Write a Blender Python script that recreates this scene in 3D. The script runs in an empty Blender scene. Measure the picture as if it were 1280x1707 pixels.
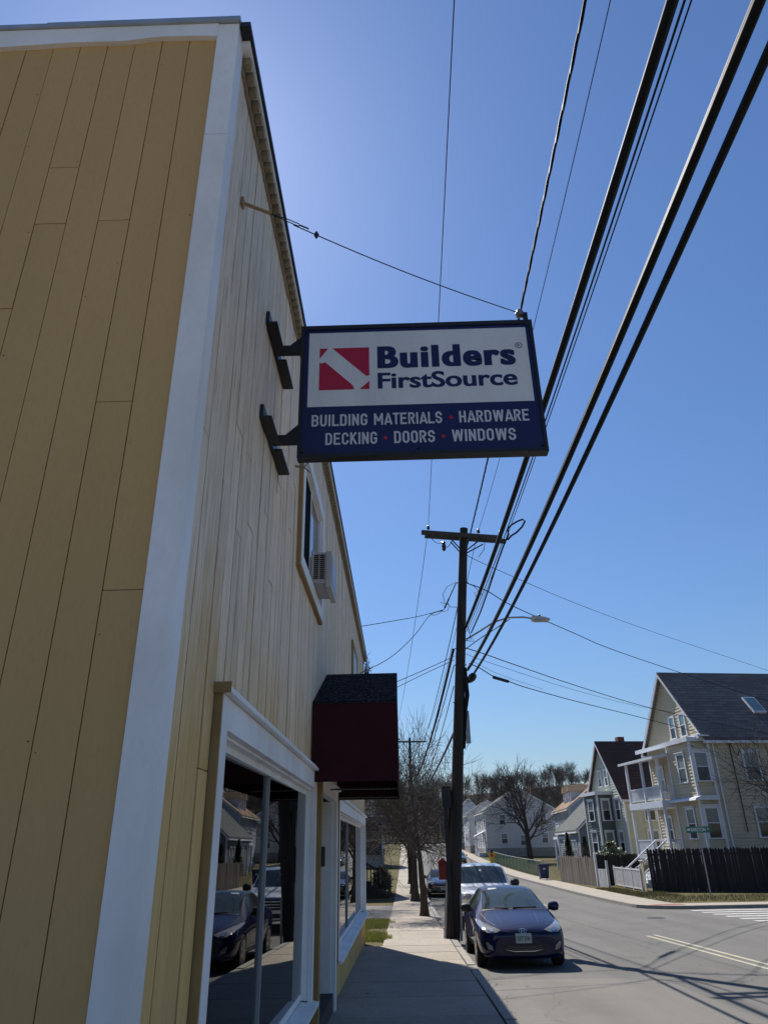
import bpy, bmesh, math, random
import numpy as np
from mathutils import Vector, Matrix
from mathutils.bvhtree import BVHTree

scene = bpy.context.scene
R = math.radians
rng = random.Random(7)

# ------------------------------------------------------------------ camera
CAM_H = 1.6
cam_d = bpy.data.cameras.new('camera'); cam = bpy.data.objects.new('camera', cam_d)
scene.collection.objects.link(cam); scene.camera = cam
cam_d.sensor_fit = 'VERTICAL'; cam_d.sensor_height = 36.0; cam_d.lens = 36.0*1183.0/1707.0
cam_d.clip_start = 0.05; cam_d.clip_end = 6000
_up = Vector((-50.0, 2503.5, -1183.0)).normalized()          # world up seen from the camera
_s = Vector((32.0, -557.5, -1183.0)); _s = (_s - _up*_s.dot(_up)).normalized()
_r = _s.cross(_up)
cam.matrix_world = Matrix.Translation((0, 0, CAM_H)) @ Matrix((_r, _s, _up)).to_4x4()
scene.render.resolution_x = 767; scene.render.resolution_y = 1024

# ------------------------------------------------------------------ light
SUN_EL = R(50.0); SUN_AZ = math.atan2(-0.376, 0.927)          # azimuth from +Y towards +X
sun_dir = Vector((math.sin(SUN_AZ)*math.cos(SUN_EL), math.cos(SUN_AZ)*math.cos(SUN_EL), math.sin(SUN_EL)))
world = bpy.data.worlds.new('World'); scene.world = world; world.use_nodes = True
wn = world.node_tree.nodes; wl = world.node_tree.links
sky = wn.new('ShaderNodeTexSky'); sky.sky_type = 'NISHITA'; sky.sun_disc = False
sky.sun_elevation = SUN_EL; sky.sun_rotation = SUN_AZ
sky.altitude = 0; sky.air_density = 1.5; sky.dust_density = 0.4; sky.ozone_density = 10.0
tint = wn.new('ShaderNodeMix'); tint.data_type = 'RGBA'; tint.blend_type = 'MULTIPLY'; tint.inputs[0].default_value = 1.0; tint.inputs[7].default_value = (.98, 1.015, 1.14, 1)
wl.new(sky.outputs[0], tint.inputs[6]); wl.new(tint.outputs[2], wn['Background'].inputs['Color']); wn['Background'].inputs['Strength'].default_value = 0.066
sl = bpy.data.lights.new('sun', 'SUN'); sl.energy = 5.0; sl.angle = R(0.53); sl.color = (1.0, 0.95, 0.87)
so = bpy.data.objects.new('sun', sl); scene.collection.objects.link(so)
so.rotation_euler = sun_dir.to_track_quat('Z', 'Y').to_euler(); so.location = (-6, 15, 30)
scene.view_settings.view_transform = 'Standard'; scene.view_settings.look = 'None'
scene.view_settings.exposure = 0.5; scene.view_settings.gamma = 1.0

# ------------------------------------------------------------------ helpers
COL = scene.collection
class MB:
    def __init__(s): s.v = []; s.f = []
    def add(s, vs, fs):
        n = len(s.v); s.v.extend([tuple(p) for p in vs]); s.f.extend([tuple(i+n for i in q) for q in fs]); return s
    def box(s, x0, x1, y0, y1, z0, z1):
        return s.add([(x0,y0,z0),(x1,y0,z0),(x1,y1,z0),(x0,y1,z0),(x0,y0,z1),(x1,y0,z1),(x1,y1,z1),(x0,y1,z1)],
            [(3,2,1,0),(4,5,6,7),(0,1,5,4),(1,2,6,5),(2,3,7,6),(3,0,4,7)])
    def bar(s, a, b, w, h, up=(0,0,1)):
        a = Vector(a); b = Vector(b); d = (b-a).normalized(); u = Vector(up)
        if abs(d.dot(u)) > .98: u = Vector((0,1,0))
        r = d.cross(u).normalized(); u = r.cross(d).normalized()
        vs = []
        for p in (a, b):
            for i, j in ((-1,-1),(1,-1),(1,1),(-1,1)): vs.append(p + r*(w/2*i) + u*(h/2*j))
        return s.add(vs, [(3,2,1,0),(4,5,6,7),(0,1,5,4),(1,2,6,5),(2,3,7,6),(3,0,4,7)])
    def prism(s, pts, ext):                     # planar polygon extruded by a vector
        e = Vector(ext); n = len(pts); vs = [Vector(p) for p in pts] + [Vector(p)+e for p in pts]
        fs = [tuple(range(n-1,-1,-1)), tuple(range(n,2*n))] + [(i,(i+1)%n,n+(i+1)%n,n+i) for i in range(n)]
        return s.add(vs, fs)
    def tube(s, path, rad, n=6, cap=True):
        P = [Vector(p) for p in path]; m = len(P)
        rads = rad if hasattr(rad, '__len__') else [rad]*m
        t0 = (P[1]-P[0]).normalized(); u = Vector((0,0,1)) if abs(t0.z) < .9 else Vector((1,0,0))
        r = t0.cross(u).normalized(); vs = []
        for i in range(m):
            t = (P[min(i+1,m-1)]-P[max(i-1,0)]); t = t.normalized() if t.length > 1e-9 else t0
            r = (r - t*r.dot(t)).normalized(); q = t.cross(r)
            for k in range(n):
                a = 2*math.pi*k/n; vs.append(P[i] + (r*math.cos(a)+q*math.sin(a))*rads[i])
        fs = [(i*n+k, i*n+(k+1)%n, (i+1)*n+(k+1)%n, (i+1)*n+k) for i in range(m-1) for k in range(n)]
        if cap: fs += [tuple(range(n-1,-1,-1)), tuple(range((m-1)*n, m*n))]
        return s.add(vs, fs)
    def lathe(s, c, prof, n=12, axis=(0,0,1)):  # prof: (r, h)
        ax = Vector(axis).normalized(); u = Vector((1,0,0)) if abs(ax.x) < .9 else Vector((0,1,0))
        r = ax.cross(u).normalized(); q = ax.cross(r); c = Vector(c); vs = []
        for (rr, h) in prof:
            for k in range(n):
                a = 2*math.pi*k/n; vs.append(c + ax*h + (r*math.cos(a)+q*math.sin(a))*max(rr,1e-4))
        m = len(prof)
        fs = [(i*n+k, i*n+(k+1)%n, (i+1)*n+(k+1)%n, (i+1)*n+k) for i in range(m-1) for k in range(n)]
        fs += [tuple(range(n-1,-1,-1)), tuple(range((m-1)*n, m*n))]
        return s.add(vs, fs)
    def mesh(s, name, base=(0,0,0), smooth=False):
        b = Vector(base); me = bpy.data.meshes.new(name)
        me.from_pydata([(p[0]-b.x, p[1]-b.y, p[2]-b.z) for p in s.v], [], s.f)
        bm = bmesh.new(); bm.from_mesh(me); bmesh.ops.recalc_face_normals(bm, faces=bm.faces); bm.to_mesh(me); bm.free()
        if smooth:
            me.polygons.foreach_set('use_smooth', [True]*len(me.polygons))
            try: me.set_sharp_from_angle(angle=R(40))
            except Exception: pass
        me.update(); return me

def tag(o, label=None, cat=None, group=None, kind=None):
    if label: o['label'] = label
    if cat: o['category'] = cat
    if group: o['group'] = group
    if kind: o['kind'] = kind
    return o
BASE = {}
def thing(name, label, cat, base, group=None, rotz=0.0):
    o = bpy.data.objects.new(name, None); COL.objects.link(o); o.empty_display_size = .2
    o.location = base; o.rotation_euler = (0, 0, rotz); tag(o, label, cat, group); BASE[o.name] = Vector(base); return o
def part(name, mb, mat, parent, world=True, smooth=False, label=None, kind=None):
    """one mesh under parent; world=True: verts in world space of an unrotated thing"""
    b = BASE[parent.name] if world else Vector((0,0,0))
    o = bpy.data.objects.new(name, mb.mesh(name, b, smooth) if isinstance(mb, MB) else mb)
    COL.objects.link(o); o.parent = parent
    if mat: o.data.materials.append(mat)
    BASE[o.name] = b; tag(o, label, None, None, kind); return o
def single(name, mb, mat, label, cat, base, group=None, smooth=False, kind=None):
    o = bpy.data.objects.new(name, mb.mesh(name, base, smooth)); COL.objects.link(o); o.location = base
    o.data.materials.append(mat); BASE[o.name] = Vector(base); return tag(o, label, cat, group, kind)
def struct(name, mb, mat, base=(0,0,0), smooth=False):
    o = bpy.data.objects.new(name, mb.mesh(name, base, smooth)); COL.objects.link(o); o.location = base
    if mat: o.data.materials.append(mat)
    BASE[o.name] = Vector(base); return tag(o, kind='structure')
UNIT = {}
def piece(name, mat, parent, c, size, rot=None):
    """box piece, shared unit mesh per material; c in world space of an unrotated parent thing"""
    key = mat.name
    if key not in UNIT:
        UNIT[key] = MB().box(-.5,.5,-.5,.5,-.5,.5).mesh('piece_'+key); UNIT[key].materials.append(mat)
    o = bpy.data.objects.new(name, UNIT[key]); COL.objects.link(o); o.parent = parent
    o.location = Vector(c) - BASE[parent.name]; o.scale = size
    if rot: o.rotation_euler = rot
    return o
def copy_tree(o, parent=None):
    c = o.copy(); COL.objects.link(c); c.parent = parent
    for ch in o.children: copy_tree(ch, c)
    return c

# ------------------------------------------------------------------ materials
def nodes(name):
    m = bpy.data.materials.new(name); m.use_nodes = True; t = m.node_tree
    return m, t.nodes, t.links, t.nodes['Principled BSDF']
def N(ns, kind, **kw):
    n = ns.new(kind)
    for k, v in kw.items():
        if k in n.inputs: n.inputs[k].default_value = v
        else: setattr(n, k, v)
    return n
def ramp(ns, ls, fac, stops):
    r = ns.new('ShaderNodeValToRGB'); e = r.color_ramp.elements
    while len(e) < len(stops): e.new(.5)
    for i, (p, c) in enumerate(stops):
        c = tuple(c) if hasattr(c, '__len__') else (c, c, c); e[i].position = p; e[i].color = c[:3] + (1.0,)
    ls.new(fac, r.inputs[0]); return r.outputs[0]
def mix(ns, ls, fac, a, b, mode='MIX'):
    m = ns.new('ShaderNodeMix'); m.data_type = 'RGBA'; m.blend_type = mode
    for s, v in ((0, fac), (6, a), (7, b)):
        if hasattr(v, 'links') or isinstance(v, bpy.types.NodeSocket): ls.new(v, m.inputs[s])
        else: m.inputs[s].default_value = v if s == 0 else tuple(v[:3])+(1,)
    return m.outputs[2]
def coords(ns, ls, scale=(1,1,1), world=True):
    if world: src = ns.new('ShaderNodeNewGeometry').outputs['Position']
    else: src = ns.new('ShaderNodeTexCoord').outputs['Object']
    mp = ns.new('ShaderNodeMapping'); mp.inputs['Scale'].default_value = scale; ls.new(src, mp.inputs[0]); return mp.outputs[0]
def noise(ns, ls, vec, scale, detail=5, rough=.6):
    n = ns.new('ShaderNodeTexNoise'); n.inputs['Scale'].default_value = scale; n.inputs['Detail'].default_value = detail
    n.inputs['Roughness'].default_value = rough; ls.new(vec, n.inputs['Vector']); return n.outputs['Fac']
def bump(ns, ls, b, h, strength=.3, dist=.01):
    n = ns.new('ShaderNodeBump'); n.inputs['Strength'].default_value = strength; n.inputs['Distance'].default_value = dist
    ls.new(h, n.inputs['Height']); ls.new(n.outputs[0], b.inputs['Normal'])
def M(name, c1, c2=None, scale=4.0, rough=.6, stretch=(1,1,1), bmp=0.0, metal=0.0, spec=.4, var=0.0, world=True, fine=None, coat=0.0):
    """noise-mottled material; var: value spread from object to object; fine=(scale, colour, amount): a second finer mottling"""
    m, ns, ls, b = nodes(name); b.inputs['Roughness'].default_value = rough; b.inputs['Metallic'].default_value = metal
    b.inputs['Specular IOR Level'].default_value = spec; b.inputs['Coat Weight'].default_value = coat
    v = coords(ns, ls, stretch, world); c2 = c2 or tuple(x*.8 for x in c1)
    f = noise(ns, ls, v, scale); fr = ramp(ns, ls, f, [(.3, 0.0), (.7, 1.0)]); col = mix(ns, ls, fr, c1, c2)
    if fine:
        g = noise(ns, ls, v, fine[0], 3, .7); gr = ramp(ns, ls, g, [(fine[3] if len(fine) > 3 else .45, 0.0), (fine[3]+.06 if len(fine) > 3 else .75, 1.0)])
        mm = ns.new('ShaderNodeMath'); mm.operation = 'MULTIPLY'; mm.inputs[1].default_value = fine[2]; ls.new(gr, mm.inputs[0])
        col = mix(ns, ls, mm.outputs[0], col, fine[1])
    if var:
        oi = ns.new('ShaderNodeObjectInfo'); h = ns.new('ShaderNodeHueSaturation')
        mr = ns.new('ShaderNodeMapRange'); mr.inputs['To Min'].default_value = 1-var; mr.inputs['To Max'].default_value = 1+var
        ls.new(oi.outputs['Random'], mr.inputs['Value']); ls.new(mr.outputs[0], h.inputs['Value']); ls.new(col, h.inputs['Color']); col = h.outputs[0]
    ls.new(col, b.inputs['Base Color'])
    if bmp: bump(ns, ls, b, noise(ns, ls, v, scale*3, 6, .65), bmp, .01)
    return m

def M_facade():
    """tan painted vertical boards whose paint has worn to grey wood on the upper storey"""
    m, ns, ls, b = nodes('facade_board'); b.inputs['Roughness'].default_value = .75; b.inputs['Specular IOR Level'].default_value = .25
    oi = ns.new('ShaderNodeObjectInfo')
    geo = ns.new('ShaderNodeNewGeometry'); sep = ns.new('ShaderNodeSeparateXYZ'); ls.new(geo.outputs['Position'], sep.inputs[0])
    v = coords(ns, ls, (1, 1, .06)); st = noise(ns, ls, v, 48, 5, .6)                        # vertical streaks
    big = noise(ns, ls, coords(ns, ls, (1, .8, .35)), 1.6, 4, .6)
    def math_(op, a, c):
        n = ns.new('ShaderNodeMath'); n.operation = op
        for i, x in enumerate((a, c)):
            if isinstance(x, bpy.types.NodeSocket): ls.new(x, n.inputs[i])
            else: n.inputs[i].default_value = x
        return n.outputs[0]
    h = ns.new('ShaderNodeMapRange'); h.inputs['From Min'].default_value = 1.55; h.inputs['From Max'].default_value = 3.4; ls.new(sep.outputs['Z'], h.inputs['Value'])
    wear = math_('ADD', math_('ADD', h.outputs[0], math_('MULTIPLY', math_('SUBTRACT', big, .5), .9)), math_('MULTIPLY', math_('SUBTRACT', oi.outputs['Random'], .5), .14))
    wear = math_('ADD', wear, math_('MULTIPLY', math_('SUBTRACT', st, .5), .7))
    wf = ramp(ns, ls, wear, [(.25, 0.0), (.85, 1.0)])
    wood = ramp(ns, ls, st, [(.27, (.34,.27,.20)), (.36, (.62,.50,.37)), (.52, (.80,.67,.51)), (.8, (.88,.76,.60))])
    paint = ramp(ns, ls, st, [(.3, (.62,.395,.14)), (.6, (.72,.475,.185))])
    col = mix(ns, ls, wf, paint, wood)
    hs = ns.new('ShaderNodeHueSaturation'); mr = ns.new('ShaderNodeMapRange'); mr.inputs['To Min'].default_value = .92; mr.inputs['To Max'].default_value = 1.06
    ls.new(oi.outputs['Random'], mr.inputs['Value']); ls.new(mr.outputs[0], hs.inputs['Value']); ls.new(col, hs.inputs['Color'])
    ls.new(hs.outputs[0], b.inputs['Base Color']); bump(ns, ls, b, st, .5, .006); return m
def M_asphalt(name, a, c, patch):
    m, ns, ls, b = nodes(name); b.inputs['Roughness'].default_value = .9; b.inputs['Specular IOR Level'].default_value = .2
    p = coords(ns, ls); s = coords(ns, ls, (1, .12, 1))
    big = ramp(ns, ls, noise(ns, ls, s, .9, 4, .6), [(.38, 0.0), (.62, 1.0)]); col = mix(ns, ls, big, a, c)
    st = ramp(ns, ls, noise(ns, ls, p, .45, 5, .7), [(.52, 0.0), (.72, .55)]); col = mix(ns, ls, st, col, tuple(x*.62 for x in a))
    vo = ns.new('ShaderNodeTexVoronoi'); vo.feature = 'DISTANCE_TO_EDGE'; vo.inputs['Scale'].default_value = .33
    wob = ns.new('ShaderNodeVectorMath'); wob.operation = 'ADD'; nn = ns.new('ShaderNodeTexNoise'); nn.inputs['Scale'].default_value = 1.4
    ls.new(p, nn.inputs['Vector']); ls.new(p, wob.inputs[0]); ls.new(nn.outputs['Color'], wob.inputs[1]); ls.new(wob.outputs[0], vo.inputs['Vector'])
    cr = ramp(ns, ls, vo.outputs['Distance'], [(.0, 1.0), (.006, 0.0)])
    mm = ns.new('ShaderNodeMath'); mm.operation = 'MULTIPLY'; mm.inputs[1].default_value = .55; ls.new(cr, mm.inputs[0]); col = mix(ns, ls, mm.outputs[0], col, patch)
    fn = noise(ns, ls, p, 90, 2, .7); col = mix(ns, ls, ramp(ns, ls, fn, [(.5, 0.0), (.8, .5)]), col, tuple(x*1.8 for x in a))
    ls.new(col, b.inputs['Base Color']); bump(ns, ls, b, fn, .5, .004); return m
def M_glass(name, tint=(.75,.8,.82), ior=1.5):
    m, ns, ls, b = nodes(name); ns.remove(b); out = ns['Material Output']
    tr = N(ns, 'ShaderNodeBsdfTransparent'); tr.inputs[0].default_value = tint+(1,)
    gl = N(ns, 'ShaderNodeBsdfGlossy'); gl.inputs['Roughness'].default_value = .0
    fr = N(ns, 'ShaderNodeFresnel'); fr.inputs[0].default_value = ior; mx = ns.new('ShaderNodeMixShader')
    ls.new(fr.outputs[0], mx.inputs[0]); ls.new(tr.outputs[0], mx.inputs[1]); ls.new(gl.outputs[0], mx.inputs[2]); ls.new(mx.outputs[0], out.inputs[0]); return m
def M_shingle(name, a, c, scale=1.0):
    m, ns, ls, b = nodes(name); b.inputs['Roughness'].default_value = .95; b.inputs['Specular IOR Level'].default_value = .15
    geo = ns.new('ShaderNodeTexCoord'); sep = ns.new('ShaderNodeSeparateXYZ'); ls.new(geo.outputs['Object'], sep.inputs[0])
    cmb = ns.new('ShaderNodeCombineXYZ'); ls.new(sep.outputs['X'], cmb.inputs[0]); ls.new(sep.outputs['Z'], cmb.inputs[1])
    br = ns.new('ShaderNodeTexBrick'); br.inputs['Scale'].default_value = 1.0/scale; br.inputs['Brick Width'].default_value = .5; br.inputs['Row Height'].default_value = .13
    br.inputs['Mortar Size'].default_value = .012; br.inputs['Color1'].default_value = a+(1,); br.inputs['Color2'].default_value = c+(1,); br.inputs['Mortar'].default_value = tuple(x*.45 for x in a)+(1,)
    ls.new(cmb.outputs[0], br.inputs['Vector'])
    n = noise(ns, ls, coords(ns, ls), 1.3, 5, .7); col = mix(ns, ls, ramp(ns, ls, n, [(.4, 0.0), (.7, .45)]), br.outputs['Color'], c)
    ls.new(col, b.inputs['Base Color']); bump(ns, ls, b, br.outputs['Fac'], -.6, .01); return m

mt = {}
mt['facade'] = M_facade()
mt['side'] = M('tan_board', (.60,.378,.155), (.53,.332,.135), 1.3, .7, (1,1,.25), .15, spec=.3, var=.045, fine=(60,(.43,.275,.11),.35))
mt['white'] = M('white_trim_paint', (.92,.91,.90), (.72,.70,.66), 1.9, .5, (1,1,.5), .08, spec=.35, fine=(40,(.65,.64,.62),.25))
mt['tan_trim'] = M('tan_trim', (.36,.245,.105), (.28,.19,.08), 3, .65, spec=.3)
mt['dentil'] = M('dentil_brown', (.33,.26,.17), (.24,.19,.12), 6, .7)
mt['metal_edge'] = M('roof_metal', (.45,.48,.50), (.36,.38,.4), 5, .45, metal=.5)
mt['black'] = M('black_metal', (.012,.012,.014), (.02,.02,.022), 8, .45, spec=.4)
mt['steel'] = M('steel', (.32,.31,.29), (.2,.18,.15), 30, .45, metal=.8)
mt['void'] = M('dark_shutter', (.012,.016,.018), (.010,.012,.014), 3, .95, spec=.03)
mt['rust'] = M('rusty_strap', (.42,.30,.18), (.28,.19,.11), 20, .8)
mt['dark_in'] = M('interior_wall', (.20,.20,.20), (.15,.15,.15), 3, .8)
mt['inside_white'] = M('display_white', (.80,.82,.84), (.72,.74,.76), 3, .5)
mt['glass'] = M_glass('shop_glass', (.62,.68,.72), 1.75)
mt['house_glass'] = M('window_glass', (.015,.018,.022), (.03,.034,.038), 1.2, .04, spec=.55)
mt['blind'] = M('window_blind', (.20,.215,.22), (.12,.13,.14), 2, .15, spec=.6)
mt['maroon'] = M('awning_maroon', (.045,.010,.014), (.035,.008,.011), 3, .8, spec=.15)
mt['awn_top'] = M('awning_weathered', (.010,.009,.011), (.016,.012,.015), 6, .95, (1,2.5,1), spec=.05, fine=(34,(.30,.30,.32),1.0,.60))
mt['sign_white'] = M('sign_white', (.80,.80,.80), (.68,.675,.66), 3, .35, (1,1,.35), fine=(50,(.6,.59,.56),.3))
mt['sign_navy'] = M('sign_navy', (.012,.016,.085), (.010,.013,.07), 2, .35)
mt['sign_red'] = M('sign_red', (.50,.012,.045), (.46,.010,.04), 2, .35)
mt['sign_text'] = M('sign_letter_white', (.62,.62,.66), (.58,.58,.62), 2, .35)
mt['concrete'] = M('sidewalk_concrete', (.35,.31,.255), (.28,.25,.21), 1.1, .9, bmp=.25, spec=.2, var=.08, fine=(14,(.19,.165,.14),.55))
mt['granite'] = M('granite_kerb', (.33,.31,.28), (.24,.225,.205), 6, .85, bmp=.4, spec=.2, var=.1, fine=(70,(.12,.115,.11),.6))
mt['asphalt'] = M_asphalt('asphalt_road', (.138,.132,.122), (.112,.108,.10), (.03,.03,.03))
mt['patch'] = M_asphalt('asphalt_patch', (.165,.155,.138), (.135,.128,.116), (.05,.05,.05))
mt['drive'] = M_asphalt('asphalt_drive', (.15,.145,.14), (.12,.118,.114), (.05,.05,.05))
mt['soil'] = M('yard_ground', (.12,.095,.05), (.075,.07,.03), .6, 1.0, bmp=.5, spec=.1, fine=(9,(.05,.065,.02),.7))
mt['grass'] = M('grass_blade', (.22,.27,.07), (.30,.29,.10), 3, .8, spec=.2)
mt['drygrass'] = M('dry_grass_blade', (.26,.21,.11), (.17,.165,.06), 1.5, .9, spec=.1)
mt['wood_pole'] = M('creosote_pole', (.055,.045,.038), (.03,.025,.022), 5, .85, (1,1,.15), .5, spec=.2)
mt['arm_wood'] = M('crossarm_wood', (.10,.085,.07), (.06,.05,.04), 5, .85, (.2,1,1), .4, spec=.2)
mt['cable'] = M('cable_black', (.010,.010,.010), (.016,.016,.016), 20, .6, spec=.14)
mt['wire'] = M('wire_dark', (.03,.03,.032), (.05,.05,.05), 20, .85, spec=.1)
mt['grey_metal'] = M('galvanised', (.35,.36,.36), (.27,.28,.28), 6, .5, metal=.4)
mt['light_grey'] = M('lamp_housing', (.50,.48,.46), (.42,.41,.4), 6, .5)
mt['porcelain'] = M('insulator_dark', (.03,.02,.02), (.05,.04,.04), 6, .25)
mt['alarm_red'] = M('alarm_red', (.17,.014,.014), (.12,.010,.010), 6, .5)
mt['bark'] = M('bark', (.075,.06,.048), (.045,.036,.03), 9, .95, (1,1,.3), .6, spec=.1)
mt['twig'] = M('twig', (.095,.085,.076), (.06,.053,.047), 9, .9, spec=.1)
mt['farwood'] = M('far_branches', (.130,.114,.102), (.085,.075,.068), .3, 1.0, spec=.05)
mt['blue_paint'] = M('car_blue', (.003,.005,.040), (.003,.005,.036), 3, .5, metal=.0, spec=.04, coat=.75, world=False)
mt['white_paint'] = M('car_white', (.70,.71,.72), (.68,.69,.70), 1, .3, spec=.5, coat=1.0, world=False)
mt['black_paint'] = M('car_black', (.010,.011,.015), (.012,.012,.016), 1, .25, spec=.5, coat=1.0, world=False)
mt['car_glass'] = M('car_glass', (.022,.032,.032), (.045,.06,.06), 2.5, .03, spec=.55, coat=0.0, world=False)
mt['rubber'] = M('tyre_rubber', (.015,.015,.015), (.022,.021,.02), 10, .85, world=False)
mt['rim'] = M('alloy_rim', (.42,.42,.43), (.3,.3,.31), 8, .35, metal=.8, world=False)
mt['plastic'] = M('black_plastic', (.010,.010,.011), (.014,.014,.015), 8, .5, world=False)
mt['lamp'] = M('headlight_lens', (.30,.29,.25), (.20,.195,.175), 7, .12, spec=.8, coat=1.0, world=False)
mt['chrome'] = M('chrome', (.6,.6,.62), (.5,.5,.52), 8, .2, metal=1.0, world=False)
mt['plate'] = M('plate_white', (.40,.44,.42), (.34,.38,.36), 8, .5, world=False)
mt['plate_green'] = M('plate_green', (.03,.10,.06), (.03,.09,.05), 8, .5, world=False)
mt['tail'] = M('tail_lamp', (.25,.01,.01), (.2,.01,.01), 8, .2, world=False)
mt['line_white'] = M('road_white', (.62,.61,.58), (.36,.35,.33), 2.5, .8, fine=(30,(.2,.2,.19),.6))
mt['line_yellow'] = M('road_yellow', (.44,.40,.28), (.30,.28,.21), 2.0, .8, fine=(30,(.15,.14,.12),.7))
mt['pad_red'] = M('tactile_red', (.30,.10,.07), (.24,.08,.06), 4, .8)
mt['fence_dark'] = M('stained_fence', (.030,.024,.024), (.018,.015,.016), 4, .85, (1,1,.2), .3, var=.35)
mt['fence_grey'] = M('weathered_fence', (.17,.145,.12), (.10,.085,.07), 4, .9, (1,1,.15), .4, var=.25)
mt['fence_white'] = M('white_fence', (.60,.60,.60), (.45,.45,.44), 4, .7, (1,1,.2), .2, var=.1)
mt['fence_tan'] = M('bare_panel', (.36,.32,.23), (.27,.24,.17), 4, .8, (1,1,.2), .2)
mt['green_sign'] = M('sign_green', (.012,.14,.085), (.011,.12,.07), 2, .4)
mt['yellow_sign'] = M('sign_yellow', (.62,.40,.02), (.55,.35,.02), 2, .5)
mt['bin_blue'] = M('bin_blue', (.018,.03,.10), (.016,.026,.085), 3, .5)
mt['chain_green'] = M('chain_green', (.025,.09,.05), (.02,.07,.04), 3, .6)
mt['shrub'] = M('shrub_leaf', (.055,.085,.03), (.09,.11,.05), 6, .55, spec=.4)
mt['shrub_pale'] = M('shrub_pale_leaf', (.20,.20,.12), (.12,.14,.07), 6, .6)
mt['ever'] = M('evergreen_leaf', (.022,.035,.015), (.035,.045,.02), 6, .8)
mt['brick'] = M('brick_red', (.20,.075,.05), (.13,.05,.035), 6, .9)
mt['brown_wall'] = M('brown_wall', (.07,.05,.045), (.05,.036,.03), 3, .9)
mt['cream'] = M('siding_cream', (.52,.45,.325), (.46,.40,.285), 1.2, .7, spec=.25)
mt['sage'] = M('siding_sage', (.47,.50,.41), (.42,.45,.36), 1.2, .7, spec=.25)
mt['dkgreen'] = M('siding_green', (.11,.135,.12), (.09,.115,.10), 1.2, .7, spec=.25)
mt['grey_siding'] = M('siding_grey', (.52,.51,.50), (.46,.45,.44), .6, .8, spec=.2)
mt['white_siding'] = M('siding_white', (.60,.62,.65), (.52,.54,.57), .6, .75, spec=.2)
mt['blue_siding'] = M('siding_blue', (.42,.46,.54), (.36,.40,.47), .6, .75, spec=.2)
mt['slate_siding'] = M('siding_slate', (.20,.21,.235), (.17,.18,.2), .6, .75, spec=.2)
mt['htrim'] = M('house_trim', (.66,.68,.72), (.56,.58,.62), 1.5, .6, spec=.3)
mt['door_red'] = M('door_maroon', (.07,.014,.018), (.05,.012,.014), 3, .5)
mt['door_dark'] = M('door_dark', (.03,.02,.018), (.02,.016,.014), 3, .5)
mt['roof_char'] = M_shingle('shingle_charcoal', (.15,.148,.15), (.095,.094,.098), 1.6)
mt['roof_brown'] = M_shingle('shingle_brown', (.085,.058,.052), (.055,.040,.038), 1.6)
mt['roof_grey'] = M_shingle('shingle_grey', (.135,.14,.135), (.105,.11,.105), 1.6)
mt['roof_tan'] = M_shingle('shingle_tan', (.30,.215,.145), (.22,.155,.105), 1.6)
mt['hill'] = M('leaf_litter', (.085,.070,.054), (.06,.05,.04), .2, 1.0, spec=.05)
mt['ac'] = M('ac_case', (.60,.59,.56), (.5,.49,.47), 4, .5)
mt['skylight'] = M('skylight_glass', (.10,.16,.19), (.16,.24,.27), 2, .08, spec=.9)

# ------------------------------------------------------------------ ground profile
_ky = [-400,-60,0,24,32,40,50,75,92,110,200,300,420,6000]; _kz = [8,1.56,0,-.624,-.81,-.93,-.98,-1.0,-.82,-.42,2.0,4.7,8,60]
YS = [-400,-200,-100,-60,-40] + [float(v) for v in range(-30,130,2)] + [float(v) for v in range(130,300,10)] + [320,360,420,600,1200,3000,6000]
def _raw(y): return float(np.interp(y, _ky, _kz))
_zs = [sum(_raw(y+k) for k in (-6,-4,-2,0,2,4,6))/7 if 16 < y < 140 else _raw(y) for y in YS]
def zg(y): return float(np.interp(y, YS, _zs))
KERB = .13
def ztop(y): return zg(y)              # sidewalk / yard level
def zroad(y): return zg(y) - KERB
# ================================================================== ground and streets
def sheet(mb, x0, x1, y0, y1, off):
    ys = [y0] + [y for y in YS if y0+1e-6 < y < y1-1e-6] + [y1]
    vs = []; fs = []
    for y in ys: vs += [(x0, y, zg(y)+off), (x1, y, zg(y)+off)]
    for i in range(len(ys)-1): fs.append((2*i, 2*i+1, 2*i+3, 2*i+2))
    mb.add(vs, fs)
BAR0, BAR1 = 18.0, 34.2                 # side street mouth
def hill_h(x, y):
    if y < 230: return 0.0
    t = min(1.0, (y-230)/130.0); t = t*t*(3-2*t)
    return t*(11 + 10*max(0.0, min(1.0, (x+40)/130.0)))*(1.0 if y < 420 else max(0.0, 1-(y-420)/400.0))
def ground_mesh():
    xs = [-3000,-600,-200,-100,-60,-30,-10,-1.5,1.05,1.07,11.95,11.97,20,30,45,60,80,100,140,200,600,3000]
    ys = sorted(set(YS + [36.0, 36.02] + [float(v) for v in range(230,420,15)])); mb = MB(); vs = []; fs = []
    for y in ys:
        for x in xs:
            low = (1.06 < x < 11.96) or (x > 11.96 and y < 36.01)
            if x < -100 or x > 140: pass
            vs.append((x, y, zg(y) + (-.19 if low else -.025) + hill_h(x, y)))
    n = len(xs)
    for j in range(len(ys)-1):
        for i in range(n-1): fs.append((j*n+i, j*n+i+1, (j+1)*n+i+1, (j+1)*n+i))
    mb.add(vs, fs); return mb
struct('ground', ground_mesh(), mt['soil'])
hl = MB(); hx = [-200,-100,-60,-30,-10,12,30,45,60,80,100,140,200,400]; hy = [float(v) for v in range(212,430,12)]
hl.add([(x, y, zg(y)+hill_h(x, y)+.25) for y in hy for x in hx], [(j*len(hx)+i, j*len(hx)+i+1, (j+1)*len(hx)+i+1, (j+1)*len(hx)+i) for j in range(len(hy)-1) for i in range(len(hx)-1)])
struct('hill', hl, mt['hill'])
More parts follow.
